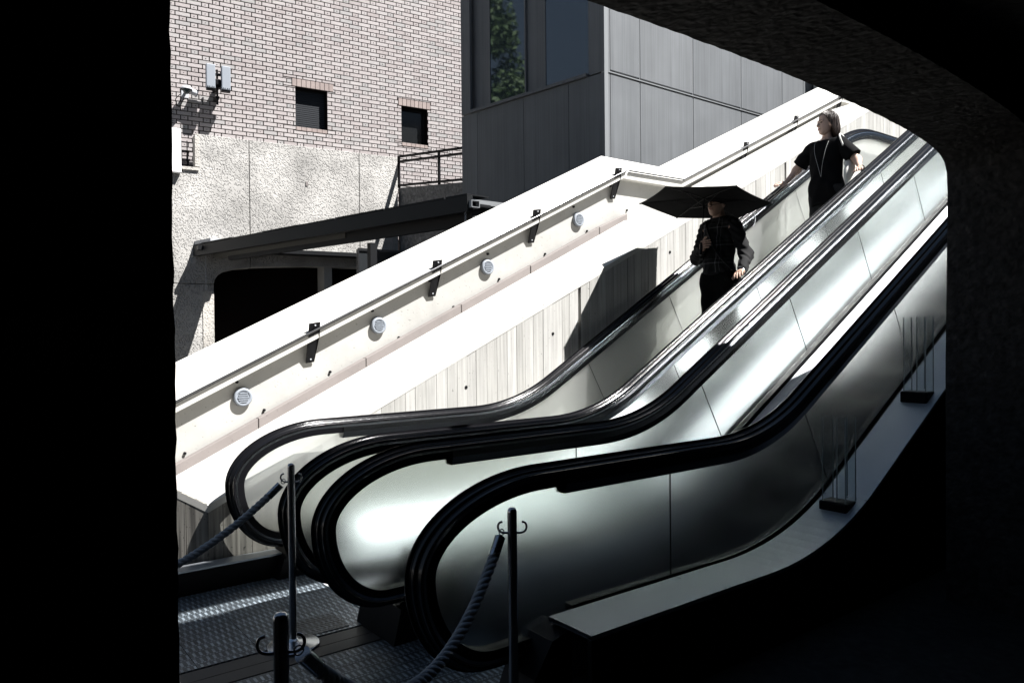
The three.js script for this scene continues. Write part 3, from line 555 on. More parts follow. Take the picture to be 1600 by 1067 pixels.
{
  const g = thing('entrance_canopy', 'black sloping canopy over the dark doorway', 'canopy');
  const A = V(3.4, 3.15, 13.5), B = V(4.6, 3.12, 6.8), back = new THREE.Vector3(6.2, 0, -0.6);
  const q = (p, h) => p.clone().add(new THREE.Vector3(0, h, 0));
  const dirAB = B.clone().sub(A);
  const roof = (a0, a1, d0, d1, h0, h1) => { // slab between fractions along AB and metres back
    const pt = (t, d, h) => A.clone().addScaledVector(dirAB, t).add(new THREE.Vector3(d, h, -0.08 * d));
    const g1 = new THREE.BufferGeometry(), v = [pt(a0, d0, h0), pt(a1, d0, h0), pt(a1, d1, h0), pt(a0, d1, h0), pt(a0, d0, h1), pt(a1, d0, h1), pt(a1, d1, h1), pt(a0, d1, h1)];
    const f = [[0, 1, 5, 4], [1, 2, 6, 5], [2, 3, 7, 6], [3, 0, 4, 7], [4, 5, 6, 7], [3, 2, 1, 0]], pos = [];
    for (const [a, b, c, d] of f) for (const k of [a, b, c, a, c, d]) pos.push(v[k].x, v[k].y, v[k].z);
    g1.setAttribute('position', new THREE.Float32BufferAttribute(pos, 3)); return boxUV(g1);
  };
  mesh('fascia', roof(0, 1, -0.02, 0.06, -0.1, 0.08), M.darkMetal, g);
  let t = 0.04; while (t < 0.97) { const e = Math.min(1, t + rr(0.12, 0.17)), j = rr(0, 0.012); mesh('roof_sheet', roof(t, e - 0.004, 0.0, 0.32, 0.085 + j, 0.1 + j), M.darkMetal, g); t = e; }
  mesh('flashing', roof(-0.01, 0.09, 0.0, 0.5, 0.1, 0.16), M.lampWhite, g);
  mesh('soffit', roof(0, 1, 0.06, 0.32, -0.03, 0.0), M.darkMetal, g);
  mesh('beam', roof(0.02, 0.6, 0.25, 0.37, -0.13, -0.035), mat([0.07, 0.068, 0.06], 0.8), g);
  mesh('beam', roof(0.1, 0.98, 0.26, 0.32, -0.2, -0.035), M.darkMetal, g);
  { const h = lbox(-0.06, 3.7, 3.13, 3.2, 0.45, 0.86); h.rotateY(BR); h.translate(BW.x, 0, BW.z); mesh('wall_hood', h, M.darkMetal, g); }
  const st = mat([0.3, 0.31, 0.32], 0.4, { metalness: 0.6 });
  const e = B.clone();
  const fr = mesh('tube_end', merge([box(e.x, e.x + 0.11, e.y - 0.06, e.y - 0.052, 6.74, 6.9), box(e.x, e.x + 0.11, e.y + 0.012, e.y + 0.02, 6.74, 6.9), box(e.x, e.x + 0.008, e.y - 0.052, e.y + 0.012, 6.74, 6.9), box(e.x + 0.102, e.x + 0.11, e.y - 0.052, e.y + 0.012, 6.74, 6.9)]), st, g);
  mesh('steel_beam', box(e.x + 0.08, 6.6, 3.12, 3.175, 6.86, 6.92), st, g);
  mesh('steel_beam', box(e.x + 0.13, 6.6, 2.93, 2.99, 6.86, 6.92), st, g);
  mesh('beam_web', box(e.x + 0.1, 6.6, 2.99, 3.12, 6.9, 6.91), M.darkMetal, g);
  // things under the canopy
  mesh('post', box(4.7, 4.8, 0, 2.95, 9.4, 9.5), M.darkMetal, g);
  { const dg = mat([0.02, 0.022, 0.024], 0.12); for (const [a, b] of [[5.0, 5.8], [5.85, 6.65]]) { const d = mesh('shade_door_sheet', box(a, b, 0, 2.95, 10.4, 10.42), dg, g); mesh('door_frame', merge([box(a - 0.02, a, 0, 2.97, 10.38, 10.44), box(b, b + 0.02, 0, 2.97, 10.38, 10.44), box(a, b, 2.95, 2.99, 10.38, 10.44)]), M.post, d); } }  // door sheets coloured near black to stand for the shaded space behind
  for (const [p, lab, len] of [[A.clone().add(new THREE.Vector3(0.12, -0.1, 0.25)), 'fine rain chain hanging at the left end of canopy', 0.6], [B.clone().add(new THREE.Vector3(-0.01, -0.06, -0.05)), 'rain chain hanging at the near corner of canopy', 0.5]]) {
    const c = thing('rain_chain', lab, 'chain', 'rain chains on the canopy');
    for (let y = 0; y < len; y += 0.034) mesh('chain_link', new THREE.TorusGeometry(0.014, 0.004, 5, 10).scale(0.7, 1.2, 1).rotateY((y / 0.034) % 2 * 1.57).translate(p.x, p.y - y, p.z), M.lampWhite, c);
  }
}

// ------------------------------------------------------------------ tree mirrored in the office windows
{
  const g = thing('street_tree', 'leafy green tree seen as a reflection in the office window', 'tree'); g.position.copy(V(-3.0, 0, 18.5));
  seed = 4242;
  const bark = mat([0.06, 0.045, 0.035], 0.9), leafM = [mat([0.05, 0.09, 0.03], 0.7, { side: THREE.DoubleSide }), mat([0.035, 0.07, 0.022], 0.7, { side: THREE.DoubleSide })];
  mesh('trunk', merge([bar(new THREE.Vector3(0, 0, 0), new THREE.Vector3(0.1, 5.5, 0), 0.24, 0.16), bar(new THREE.Vector3(0.1, 5.5, 0), new THREE.Vector3(-0.3, 12.5, 0.2), 0.16, 0.04)]), bark, g);
  const clumps = []; for (let i = 0; i < 110; i++) { const y = rr(4.6, 13.6), rad = 2.3 * Math.sqrt(Math.max(0.05, 1 - Math.pow((y - 8.8) / 5.2, 2))) * rr(0.5, 1.1), a = rr(0, 6.283); clumps.push([Math.cos(a) * rad, y + rr(-.3, .3), Math.sin(a) * rad, rr(0.3, 0.75)]); }
  const br = []; for (let i = 0; i < clumps.length; i += 3) { const c = clumps[i]; br.push(bar(new THREE.Vector3(0.05, Math.max(3, c[1] - 1.4), 0), new THREE.Vector3(c[0], c[1], c[2]), 0.05, 0.012, 6)); }
  mesh('limbs', merge(br), bark, g);
  for (const lm of leafM) {
    const pos = []; for (const [cx, cy, cz, cr] of clumps) for (let k = 0; k < 95; k++) {
      const d = new THREE.Vector3(rr(-1, 1), rr(-1, 1), rr(-1, 1)).normalize().multiplyScalar(cr * Math.cbrt(rnd())), a = new THREE.Vector3(rr(-1, 1), rr(-1, 1), rr(-1, 1)).normalize(), b = new THREE.Vector3(rr(-1, 1), rr(-1, 1), rr(-1, 1)).cross(a).normalize();
      const s = rr(0.07, 0.14), c = new THREE.Vector3(cx + d.x, cy + d.y * 0.8, cz + d.z), p = [c.clone().addScaledVector(a, -s), c.clone().addScaledVector(b, s * 0.5), c.clone().addScaledVector(a, s), c.clone().addScaledVector(b, -s * 0.5)];
      for (const q of [0, 1, 2, 0, 2, 3]) pos.push(p[q].x, p[q].y, p[q].z);
    }
    const lg = new THREE.BufferGeometry(); lg.setAttribute('position', new THREE.Float32BufferAttribute(pos, 3)); lg.computeVertexNormals(); mesh('crown', lg, lm, g);
  }
}

// ------------------------------------------------------------------ rope barrier
{
  const ropeM = mat([0.42, 0.45, 0.485], 0.9, { bumpMap: T.speckB, bumpScale: 0.002 });
  const chrome = mat([0.4, 0.4, 0.41], 0.22, { metalness: 1 });
  function stanchion(u, w, label, H = 0.975, turn = 0) {
    const g = thing('rope_post', label, 'rope post', 'posts of the rope barrier'); g.position.copy(V(u, 0.014, w)); g.rotation.y = turn;
    mesh('post', new THREE.LatheGeometry([[0, 0.02], [0.019, 0.02], [0.019, H - 0.02], [0.0175, H - 0.01], [0.013, H - 0.003], [0, H]].map(p => new THREE.Vector2(...p)), 24), chrome, g);
    mesh('base', new THREE.LatheGeometry([[0, 0], [0.135, 0], [0.137, 0.006], [0.13, 0.012], [0.03, 0.026], [0.019, 0.04]].map(p => new THREE.Vector2(...p)), 40), M.trim, g);
    for (const s of [-1, 1]) {
      const y = H - 0.1, pts = [[0.015, 0], [0.034, 0], [0.05, 0.007], [0.056, 0.024], [0.05, 0.039], [0.038, 0.043]].map(([a, b]) => new THREE.Vector3(s * a, y + b, 0));
      mesh('hook', tube(pts, 0.0045, 20, 8), chrome, g);
    }
    return g;
  }
  const P1 = [1.441, 3.844], P2 = [0.64, 1.79], P3 = [1.743, 2.296];
  stanchion(...P1, 'slim metal rope post standing at the far escalator newels', 0.975, -0.65);
  stanchion(...P2, 'nearest rope post, only its dark upper half in view', 0.975, -0.45);
  stanchion(...P3, 'slim metal rope post in front of the near frosted panel', 0.975, -0.65);
  function rope(a, b, sag, label) { // three strands laid round each other along a hanging curve
    const g = thing('barrier_rope', label, 'rope', 'ropes of the rope barrier');
    const mid = a.clone().lerp(b, 0.5); mid.y -= sag;
    const pts = []; for (let k = 0; k <= 12; k++) { const t = k / 12, p = a.clone().lerp(b, t); p.y -= sag * 4 * t * (1 - t) * (1 - 0.25 * (Math.abs(t - 0.5) * 2) ** 2 * 0); pts.push(p); }
    const c = new THREE.CatmullRomCurve3(pts), L = c.getLength(), turns = L / 0.085;
    for (let s = 0; s < 3; s++) {
      const n = Math.round(turns * 14), q = [];
      for (let i = 0; i <= n; i++) {
        const t = 0.05 + 0.9 * i / n, p = c.getPointAt(t), d = c.getTangentAt(t), x = new THREE.Vector3(0, 1, 0).cross(d).normalize(), y = d.clone().cross(x), a2 = 2 * Math.PI * (turns * t + s / 3);
        q.push(p.addScaledVector(x, 0.0113 * Math.cos(a2)).addScaledVector(y, 0.0113 * Math.sin(a2)));
      }
      mesh('strand', tube(q, 0.0103, n, 8), ropeM, g);
    }
    for (const [t0, t1] of [[0.0, 0.06], [0.94, 1]]) {
      const p = c.getPointAt(t0), q = c.getPointAt(t1), d = q.clone().sub(p).normalize(), len = 0.085, near = t0 === 0;
      const p0 = near ? p.clone().addScaledVector(d, 0.02) : q.clone().addScaledVector(d, -0.02 - len), p1 = p0.clone().addScaledVector(d, len);
      mesh('ferrule', bar(p0, p1, 0.0212, 0.0212, 18), chrome, g);
      mesh('ring', new THREE.TorusGeometry(0.012, 0.0025, 6, 14).translate(near ? p.x : q.x, (near ? p.y : q.y) + 0.002, near ? p.z : q.z), chrome, g);
    }
  }
  const hk = (P, s, turn) => V(P[0], 0.014 + 0.875, P[1]).add(new THREE.Vector3(s * 0.042 * Math.cos(turn), 0, -s * 0.042 * Math.sin(turn)));
  rope(hk(P1, -1, -0.65), V(0.6, 0.42, 4.05), 0.08, 'dark twisted rope leaving the frame at the left pillar');
  rope(hk(P2, 1, -0.45), hk(P3, -1, -0.65), 0.32, 'dark twisted rope sagging between the two nearer posts');
}

// ------------------------------------------------------------------ people
// Distance fields of tapered capsules and ellipsoids, joined smoothly and meshed.
const cap = (a, b, r1, r2 = r1) => ({ a, b, r1, r2 });
const ell = (c, r) => ({ c, r });
function dist(sh, x, y, z) {
  if (sh.c) { const [cx, cy, cz] = sh.c, [rx, ry, rz] = sh.r, px = (x - cx), py = (y - cy), pz = (z - cz), k0 = Math.hypot(px / rx, py / ry, pz / rz), k1 = Math.hypot(px / rx / rx, py / ry / ry, pz / rz / rz); return k1 < 1e-9 ? -Math.min(rx, ry, rz) : k0 * (k0 - 1) / k1; }
  const { a, b, r1, r2 } = sh, dx = b[0] - a[0], dy = b[1] - a[1], dz = b[2] - a[2], l = dx * dx + dy * dy + dz * dz, t = Math.max(0, Math.min(1, ((x - a[0]) * dx + (y - a[1]) * dy + (z - a[2]) * dz) / (l || 1)));
  return Math.hypot(x - a[0] - dx * t, y - a[1] - dy * t, z - a[2] - dz * t) - (r1 + (r2 - r1) * t);
}
function field(shapes, k, cell, cuts = [], warp = null) {
  let lo = [1e9, 1e9, 1e9], hi = [-1e9, -1e9, -1e9];
  for (const s of shapes) for (let i = 0; i < 3; i++) { if (s.c) { lo[i] = Math.min(lo[i], s.c[i] - s.r[i]); hi[i] = Math.max(hi[i], s.c[i] + s.r[i]); } else { lo[i] = Math.min(lo[i], s.a[i] - s.r1, s.b[i] - s.r2); hi[i] = Math.max(hi[i], s.a[i] + s.r1, s.b[i] + s.r2); } }
  const pad = 3 * cell + k * 0.3; lo = lo.map(v => v - pad); hi = hi.map(v => v + pad);
  const n = Math.min(150, Math.max(16, Math.ceil(Math.max(hi[0] - lo[0], hi[1] - lo[1], hi[2] - lo[2]) / cell)));
  const mc = new MarchingCubes(n, new THREE.MeshBasicMaterial(), false, false, 260000); mc.isolation = 0;
  const half = n / 2, sc = [0, 1, 2].map(i => (hi[i] - lo[i]) / 2), ce = [0, 1, 2].map(i => (hi[i] + lo[i]) / 2), P = (i, d) => ce[d] + ((i - half) / half) * sc[d];
  for (let zi = 0; zi < n; zi++) for (let yi = 0; yi < n; yi++) for (let xi = 0; xi < n; xi++) {
    const x = P(xi, 0), y = P(yi, 1), z = P(zi, 2); let d = 1e9;
    for (const s of shapes) { const q = dist(s, x, y, z); if (d > 1e8) { d = q; continue; } const kk = s.k ?? k, h = Math.max(kk - Math.abs(d - q), 0) / kk; d = Math.min(d, q) - h * h * kk * 0.25; }
    if (warp) d += warp(x, y, z);
    for (const c of cuts) d = Math.max(d, c(x, y, z));
    mc.field[xi + yi * n + zi * n * n] = -d;
  }
  mc.update();
  let g = new THREE.BufferGeometry(); const cnt = mc.count, pos = new Float32Array(mc.positionArray.subarray(0, cnt * 3));
  for (let i = 0; i < cnt; i++) for (let d = 0; d < 3; d++) pos[i * 3 + d] = ce[d] + pos[i * 3 + d] * sc[d];
  g.setAttribute('position', new THREE.BufferAttribute(pos, 3)); g = mergeVertices(g, 1e-5); g.computeVertexNormals();
  const uv = new Float32Array(g.attributes.position.count * 2); for (let i = 0; i < uv.length / 2; i++) { uv[i * 2] = g.attributes.position.getX(i); uv[i * 2 + 1] = g.attributes.position.getY(i); }
  g.setAttribute('uv', new THREE.BufferAttribute(uv, 2)); return g;
}
const v3 = (...a) => new THREE.Vector3(...a), ar = p => [p.x, p.y, p.z];
// hand from the wrist: d points along the fingers, n out of the palm, t to the thumb
function handShapes(wrist, d, n, t, curl, size = 1) {
  const o = [], S = size, at = (a, b, c) => wrist.clone().addScaledVector(d, a * S).addScaledVector(t, b * S).addScaledVector(n, c * S);
  o.push(cap(ar(at(0, 0, 0)), ar(at(0.045, 0, 0)), 0.024 * S, 0.026 * S));
  for (const b of [-0.026, -0.009, 0.009, 0.026]) o.push({ ...cap(ar(at(0.02, b * 0.6, 0)), ar(at(0.082, b, 0)), 0.015 * S, 0.012 * S), k: 0.02 });
  const len = [0.066, 0.08, 0.086, 0.078], off = [-0.03, -0.0105, 0.0105, 0.03];
  for (let f = 0; f < 4; f++) {
    let p = at(0.083, off[f], 0), dir = d.clone().addScaledVector(t, off[f] * 3).normalize(), r = 0.0092 * S;
    [0.45, 0.3, 0.25].forEach((fr, j) => { dir = dir.clone().multiplyScalar(Math.cos(curl[j])).addScaledVector(n, Math.sin(curl[j])).normalize(); const q = p.clone().addScaledVector(dir, len[f] * fr * S); o.push({ ...cap(ar(p), ar(q), r, r * 0.9), k: 0.006 }); p = q; r *= 0.9; });
  }
  let p = at(0.025, 0.026, 0.006); for (const [a, b, c, r] of [[0.03, 0.03, 0.012, 0.012], [0.03, 0.008, 0.014, 0.0105], [0.022, -0.002, 0.012, 0.009]]) { const q = p.clone().addScaledVector(d, a * S).addScaledVector(t, b * S).addScaledVector(n, c * S); o.push({ ...cap(ar(p), ar(q), r * S, r * 0.88 * S), k: 0.012 }); p = q; }
  return o;
}
// local axes of a figure: x to its left, y up, z forward
function headShapes(c, s) { // c: centre of the head, s: head height / 0.23
  const P = (x, y, z) => [c.x + x * s, c.y + y * s, c.z + z * s];
  return [ell(P(0, 0.03, -0.012), [0.074 * s, 0.09 * s, 0.092 * s]), ell(P(0, -0.035, 0.022), [0.058 * s, 0.075 * s, 0.066 * s]), { ...ell(P(0, -0.088, 0.048), [0.028 * s, 0.022 * s, 0.026 * s]), k: 0.03 },
    { ...cap(P(0, 0.012, 0.082), P(0, -0.022, 0.1), 0.009 * s, 0.0125 * s), k: 0.012 }, { ...ell(P(0, -0.026, 0.094), [0.018 * s, 0.009 * s, 0.012 * s]), k: 0.008 },
    { ...ell(P(0, -0.052, 0.083), [0.024 * s, 0.006 * s, 0.009 * s]), k: 0.006 }, { ...ell(P(0, -0.064, 0.081), [0.02 * s, 0.0065 * s, 0.009 * s]), k: 0.006 },
    { ...cap(P(-0.045, 0.026, 0.068), P(-0.012, 0.024, 0.082), 0.008 * s), k: 0.014 }, { ...cap(P(0.045, 0.026, 0.068), P(0.012, 0.024, 0.082), 0.008 * s), k: 0.014 },
    { ...ell(P(0.073, -0.008, -0.008), [0.011 * s, 0.031 * s, 0.018 * s]), k: 0.01 }, { ...ell(P(-0.073, -0.008, -0.008), [0.011 * s, 0.031 * s, 0.018 * s]), k: 0.01 }];
}
function eyes(parent, c, s, m) { // dark irises, lids and brows sit in the face
  for (const k of [-1, 1]) {
    mesh('eye', new THREE.SphereGeometry(0.0115 * s, 14, 10).scale(1.15, 0.62, 0.7).translate(c.x + k * 0.03 * s, c.y + 0.008 * s, c.z + 0.077 * s), m.eye, parent);
    mesh('eyebrow', bar(v3(c.x + k * 0.015 * s, c.y + 0.03 * s, c.z + 0.089 * s), v3(c.x + k * 0.047 * s, c.y + 0.03 * s, c.z + 0.073 * s), 0.0035 * s, 0.0025 * s, 6), m.hair, parent);
  }
  mesh('lips', new THREE.SphereGeometry(0.02 * s, 14, 8).scale(1, 0.32, 0.4).translate(c.x, c.y - 0.058 * s, c.z + 0.087 * s), m.lip, parent);
}
function person(label, u, h, w, faceTurn) {
  const g = thing('person', label, 'person'); g.position.copy(V(u, h, w)); g.rotation.y = faceTurn; return g; // rotation.y = -90 deg turns forward (+z) to -u
}
const skinA = mat([0.33, 0.21, 0.155], 0.6), skinB = mat([0.5, 0.34, 0.27], 0.6);
const eyeM = mat([0.03, 0.025, 0.02], 0.2);
const FACE_DOWN = -Math.PI / 2;
function legs(hip, knee, ankle, toe) { return [cap(hip, knee, 0.088, 0.062), cap(knee, ankle, 0.06, 0.045)]; }
{ // man under the umbrella
  const h = LV + (5.95 - U0) * TAN - 1.068, g = person('person in dark checked shirt and black trousers holding an open umbrella', 5.95, h, 4.47, FACE_DOWN);
  const toL = (U, Y, W) => v3(4.47 - W, Y - h, 5.95 - U); // plan point to the figure's axes
  const hc = v3(0.0, 1.665, 0.045), sh = 1.47;
  const railTop = u => LV + (u - U0) * TAN;
  const handL = toL(5.66, railTop(5.66) + 0.035, 4.03), elbowL = v3(0.285, 1.15, -0.02), elbowR = v3(-0.25, 1.16, 0.03);
  const grip = toL(5.655, h + 1.24, 4.45), wristR = grip.clone().add(v3(-0.035, -0.01, -0.055));
  const dL = handL.clone().sub(elbowL).normalize(), wristL = handL.clone().addScaledVector(v3(dL.x, 0, dL.z).normalize(), -0.075).add(v3(0, 0.035, 0));
  const shL = [0.165, sh - 0.03, -0.005], shR = [-0.165, sh - 0.03, -0.005];
  const legsAll = [cap([0.095, 0.94, 0], [0.1, 0.5, 0.03], 0.09, 0.06), cap([0.1, 0.5, 0.03], [0.1, 0.08, -0.02], 0.058, 0.042), cap([-0.095, 0.94, 0], [-0.1, 0.5, 0.02], 0.09, 0.06), cap([-0.1, 0.5, 0.02], [-0.1, 0.08, -0.03], 0.058, 0.042)];
  const torso = [ell([0, 1.3, 0.0], [0.152, 0.2, 0.1]), ell([0, 1.08, 0.02], [0.138, 0.17, 0.108]), ell([0, 0.95, 0], [0.148, 0.12, 0.108]), cap([-0.12, sh - 0.02, -0.01], [0.12, sh - 0.02, -0.01], 0.06), cap([0, 1.46, -0.01], [0, 1.6, 0.02], 0.058, 0.054)];
  const armL = [cap(shL, ar(elbowL), 0.056, 0.043), cap(ar(elbowL), ar(wristL), 0.042, 0.028)], armR = [cap(shR, ar(elbowR), 0.056, 0.043), cap(ar(elbowR), ar(wristR), 0.042, 0.028)];
  const alongL = v3(0.35, -0.1, 1).normalize();
  const nL = v3(0.25, -1, -0.15).normalize(), tL = alongL.clone().cross(nL).normalize();
  const hL = handShapes(wristL, alongL, nL, tL.multiplyScalar(Math.sign(-tL.x) || 1), [0.3, 0.55, 0.4], 1.02);
  const dR = v3(0.55, 0.25, 0.8).normalize(), nR = v3(0.8, 0, -0.55).normalize(), hR = handShapes(wristR, dR, nR, v3(0, 1, 0), [1.0, 1.25, 0.9], 1.0);
  const body = merge([field([...torso, ...armL, ...armR, ...legsAll], 0.06, 0.014), field(headShapes(hc, 1.06), 0.03, 0.0038), field(hL, 0.012, 0.0032), field(hR, 0.012, 0.0032)].map(x => x.toNonIndexed()));
  mesh('body', body, skinA, g);
  const hairM = mat([0.02, 0.018, 0.017], 0.6), m = { eye: eyeM, hair: hairM, lip: mat([0.25, 0.12, 0.1], 0.5) };
  eyes(g, hc, 1.06, m);
  mesh('hair', field([ell([hc.x, hc.y + 0.042, hc.z - 0.022], [0.083, 0.094, 0.1])], 0.02, 0.005, [(x, y, z) => (z - hc.z - 0.045) * 0.8 + (hc.y + 0.05 - y) * 0.75, (x, y, z) => hc.y - 0.045 - y]), hairM, g);
  const shirtM = mat([0.85, 0.85, 0.85], 0.9, { map: T.plaidC, specularIntensity: 0.25 });
  const fold3 = (x, y, z) => 0.005 * Math.sin(y * 46 + x * 21 + 3 * Math.sin(z * 30)) + 0.003 * Math.sin(x * 80 - y * 30);
  const big = (list, e) => list.map(s => s.c ? ell(s.c, s.r.map(v => v + e)) : cap(s.a, s.b, s.r1 + e, s.r2 + e));
  mesh('shirt', field([...big(torso.slice(0, 4), 0.02), cap([0, 1.46, -0.01], [0, 1.53, 0.0], 0.075, 0.066)], 0.06, 0.011, [(x, y, z) => 0.985 - y + 0.008 * Math.sin(x * 40), (x, y, z) => y - 1.545 - 0.25 * (0.0 - z)], fold3), shirtM, g);
  const slv = mat([0.014, 0.014, 0.0145], 0.9, { specularIntensity: 0.25 });
  const sleeveWarp = (x, y, z) => 0.0045 * Math.sin((x + y * 1.6) * 62 + 2 * Math.sin(z * 40));
  const cutW = (wr, el) => { const d = wr.clone().sub(el).normalize(), p = wr.clone().addScaledVector(d, -0.02); return (x, y, z) => (x - p.x) * d.x + (y - p.y) * d.y + (z - p.z) * d.z; };
  mesh('sleeve', field([cap(shL, ar(elbowL), 0.07, 0.058), cap(ar(elbowL), ar(wristL), 0.06, 0.042)], 0.05, 0.009, [cutW(wristL, elbowL)], sleeveWarp), slv, g);
  mesh('sleeve', field([cap(shR, ar(elbowR), 0.07, 0.058), cap(ar(elbowR), ar(wristR), 0.058, 0.042)], 0.05, 0.009, [cutW(wristR, elbowR)], sleeveWarp), slv, g);
  mesh('trousers', field([...big(legsAll, 0.022), ell([0, 0.93, 0], [0.178, 0.13, 0.135])], 0.07, 0.012, [(x, y, z) => y - 1.01], (x, y, z) => 0.003 * Math.sin(y * 40 + x * 30)), M.fabBlack, g);
  const belt = mesh('belt', new THREE.TorusGeometry(0.158, 0.012, 8, 40).scale(1, 0.79, 1.7).rotateX(Math.PI / 2).translate(0, 0.995, 0.008), M.black, g);
  mesh('buckle', lbox(-0.014, 0.014, 0.978, 1.006, 0.128, 0.137, 0.003), M.post, belt);
  for (const s of [1, -1]) mesh('shoe', field([cap([s * 0.1, 0.05, -0.06], [s * 0.105, 0.035, 0.14], 0.048, 0.036)], 0.02, 0.01, [(x, y, z) => -y + 0.002]), M.black, g);
  const st = []; for (let k = 0; k <= 20; k++) { const a = k / 20; st.push(v3(0.16 - 0.37 * a + 0.0, 1.53 - 0.6 * a, 0.03 + 0.125 * Math.sin(Math.PI * Math.min(1, a * 0.9 + 0.12)))); }
  mesh('bag_strap', tube([v3(-0.13, 1.53, -0.03), v3(-0.09, 1.49, 0.085), v3(0.0, 1.33, 0.146), v3(0.1, 1.16, 0.15), v3(0.18, 1.04, 0.08), v3(0.2, 0.99, 0.0)], 0.013, 30, 6), M.black, g);
  mesh('watch', new THREE.TorusGeometry(0.032, 0.009, 8, 24).rotateX(Math.PI / 2).applyQuaternion(new THREE.Quaternion().setFromUnitVectors(v3(0, 1, 0), wristL.clone().sub(elbowL).normalize())).translate(wristL.x, wristL.y, wristL.z), M.trim, g);
}
{ // umbrella: six ribs, black underside
  const g = thing('umbrella', 'open black six-sided umbrella held over the person in checked shirt', 'umbrella');
  const c = V(5.69, 2.876, 4.45), n = V(0.137, 1, 0.021).normalize();
  const e1 = new THREE.Vector3(1, 0, 0).addScaledVector(n, -n.x).normalize(), e2 = e1.clone().cross(n).normalize().multiplyScalar(1); if (e2.z > 0) e2.multiplyScalar(-1);
  const R = 0.605, rim = k => c.clone().addScaledVector(e1, R * Math.cos(2.175 + k * Math.PI / 3)).addScaledVector(e2, R * Math.sin(2.175 + k * Math.PI / 3));
  const apex = c.clone().addScaledVector(n, 0.05), cloth = mat([0.003, 0.003, 0.0033], 0.9, { specularIntensity: 0.1 }), silver = mat([0.3, 0.31, 0.33], 0.45, { metalness: 0.3 });
  for (let k = 0; k < 6; k++) {
    const a = rim(k), b = rim((k + 1) % 6), rows = [], rows2 = [];
    for (let i = 0; i <= 8; i++) {
      const t = i / 8, r = [], r2 = [], bow = 0.006 * Math.sin(Math.PI * t) * 1.0;
      for (let j = 0; j <= 8; j++) { const s = j / 8, sag = s * (1 - s) * 4, p = apex.clone().lerp(a.clone().lerp(b, s), t).addScaledVector(n, bow - 0.006 * sag * t); p.lerp(c, 0.02 * sag * t * t); r.push(p); r2.push(p.clone().addScaledVector(n, 0.0025)); }
      rows.push(r); rows2.push(r2);
    }
    mesh('canopy_panel', mergeGeometries([quads(rows)]), cloth, g);
    mesh('outer_cloth', quads(rows2), silver, g);
    const rp = []; for (let i = 0; i <= 8; i++) { const t = i / 8; rp.push(apex.clone().lerp(a, t).addScaledVector(n, 0.006 * Math.sin(Math.PI * t) - 0.006)); }
    const rib = mesh('rib', tube(rp, 0.003, 16, 6), M.black, g);
    mesh('stretcher', bar(c.clone().addScaledVector(n, -0.03), rp[4], 0.0028, 0.0028, 6), M.black, rib);
    mesh('rib_tip', new THREE.SphereGeometry(0.007, 8, 6).translate(a.x, a.y, a.z), M.post, rib);
  }
  mesh('shaft', bar(apex.clone().addScaledVector(n, 0.05), c.clone().addScaledVector(n, -0.5), 0.005, 0.005, 10), M.black, g);
  { const q = rim(4).lerp(rim(3), 0.45); mesh('tie_strap', tube([q.clone(), q.clone().add(new THREE.Vector3(0.02, -0.05, 0.01)), q.clone().add(new THREE.Vector3(0.01, -0.11, 0.015)), q.clone().add(new THREE.Vector3(-0.015, -0.15, 0.01))], 0.005, 16, 6), M.lampWhite, g); }
  mesh('runner', bar(c.clone().addScaledVector(n, -0.06), c.clone().addScaledVector(n, -0.02), 0.011, 0.011, 12), M.black, g);
  mesh('handle', bar(c.clone().addScaledVector(n, -0.5), c.clone().addScaledVector(n, -0.38), 0.014, 0.014, 14), M.black, g);
}
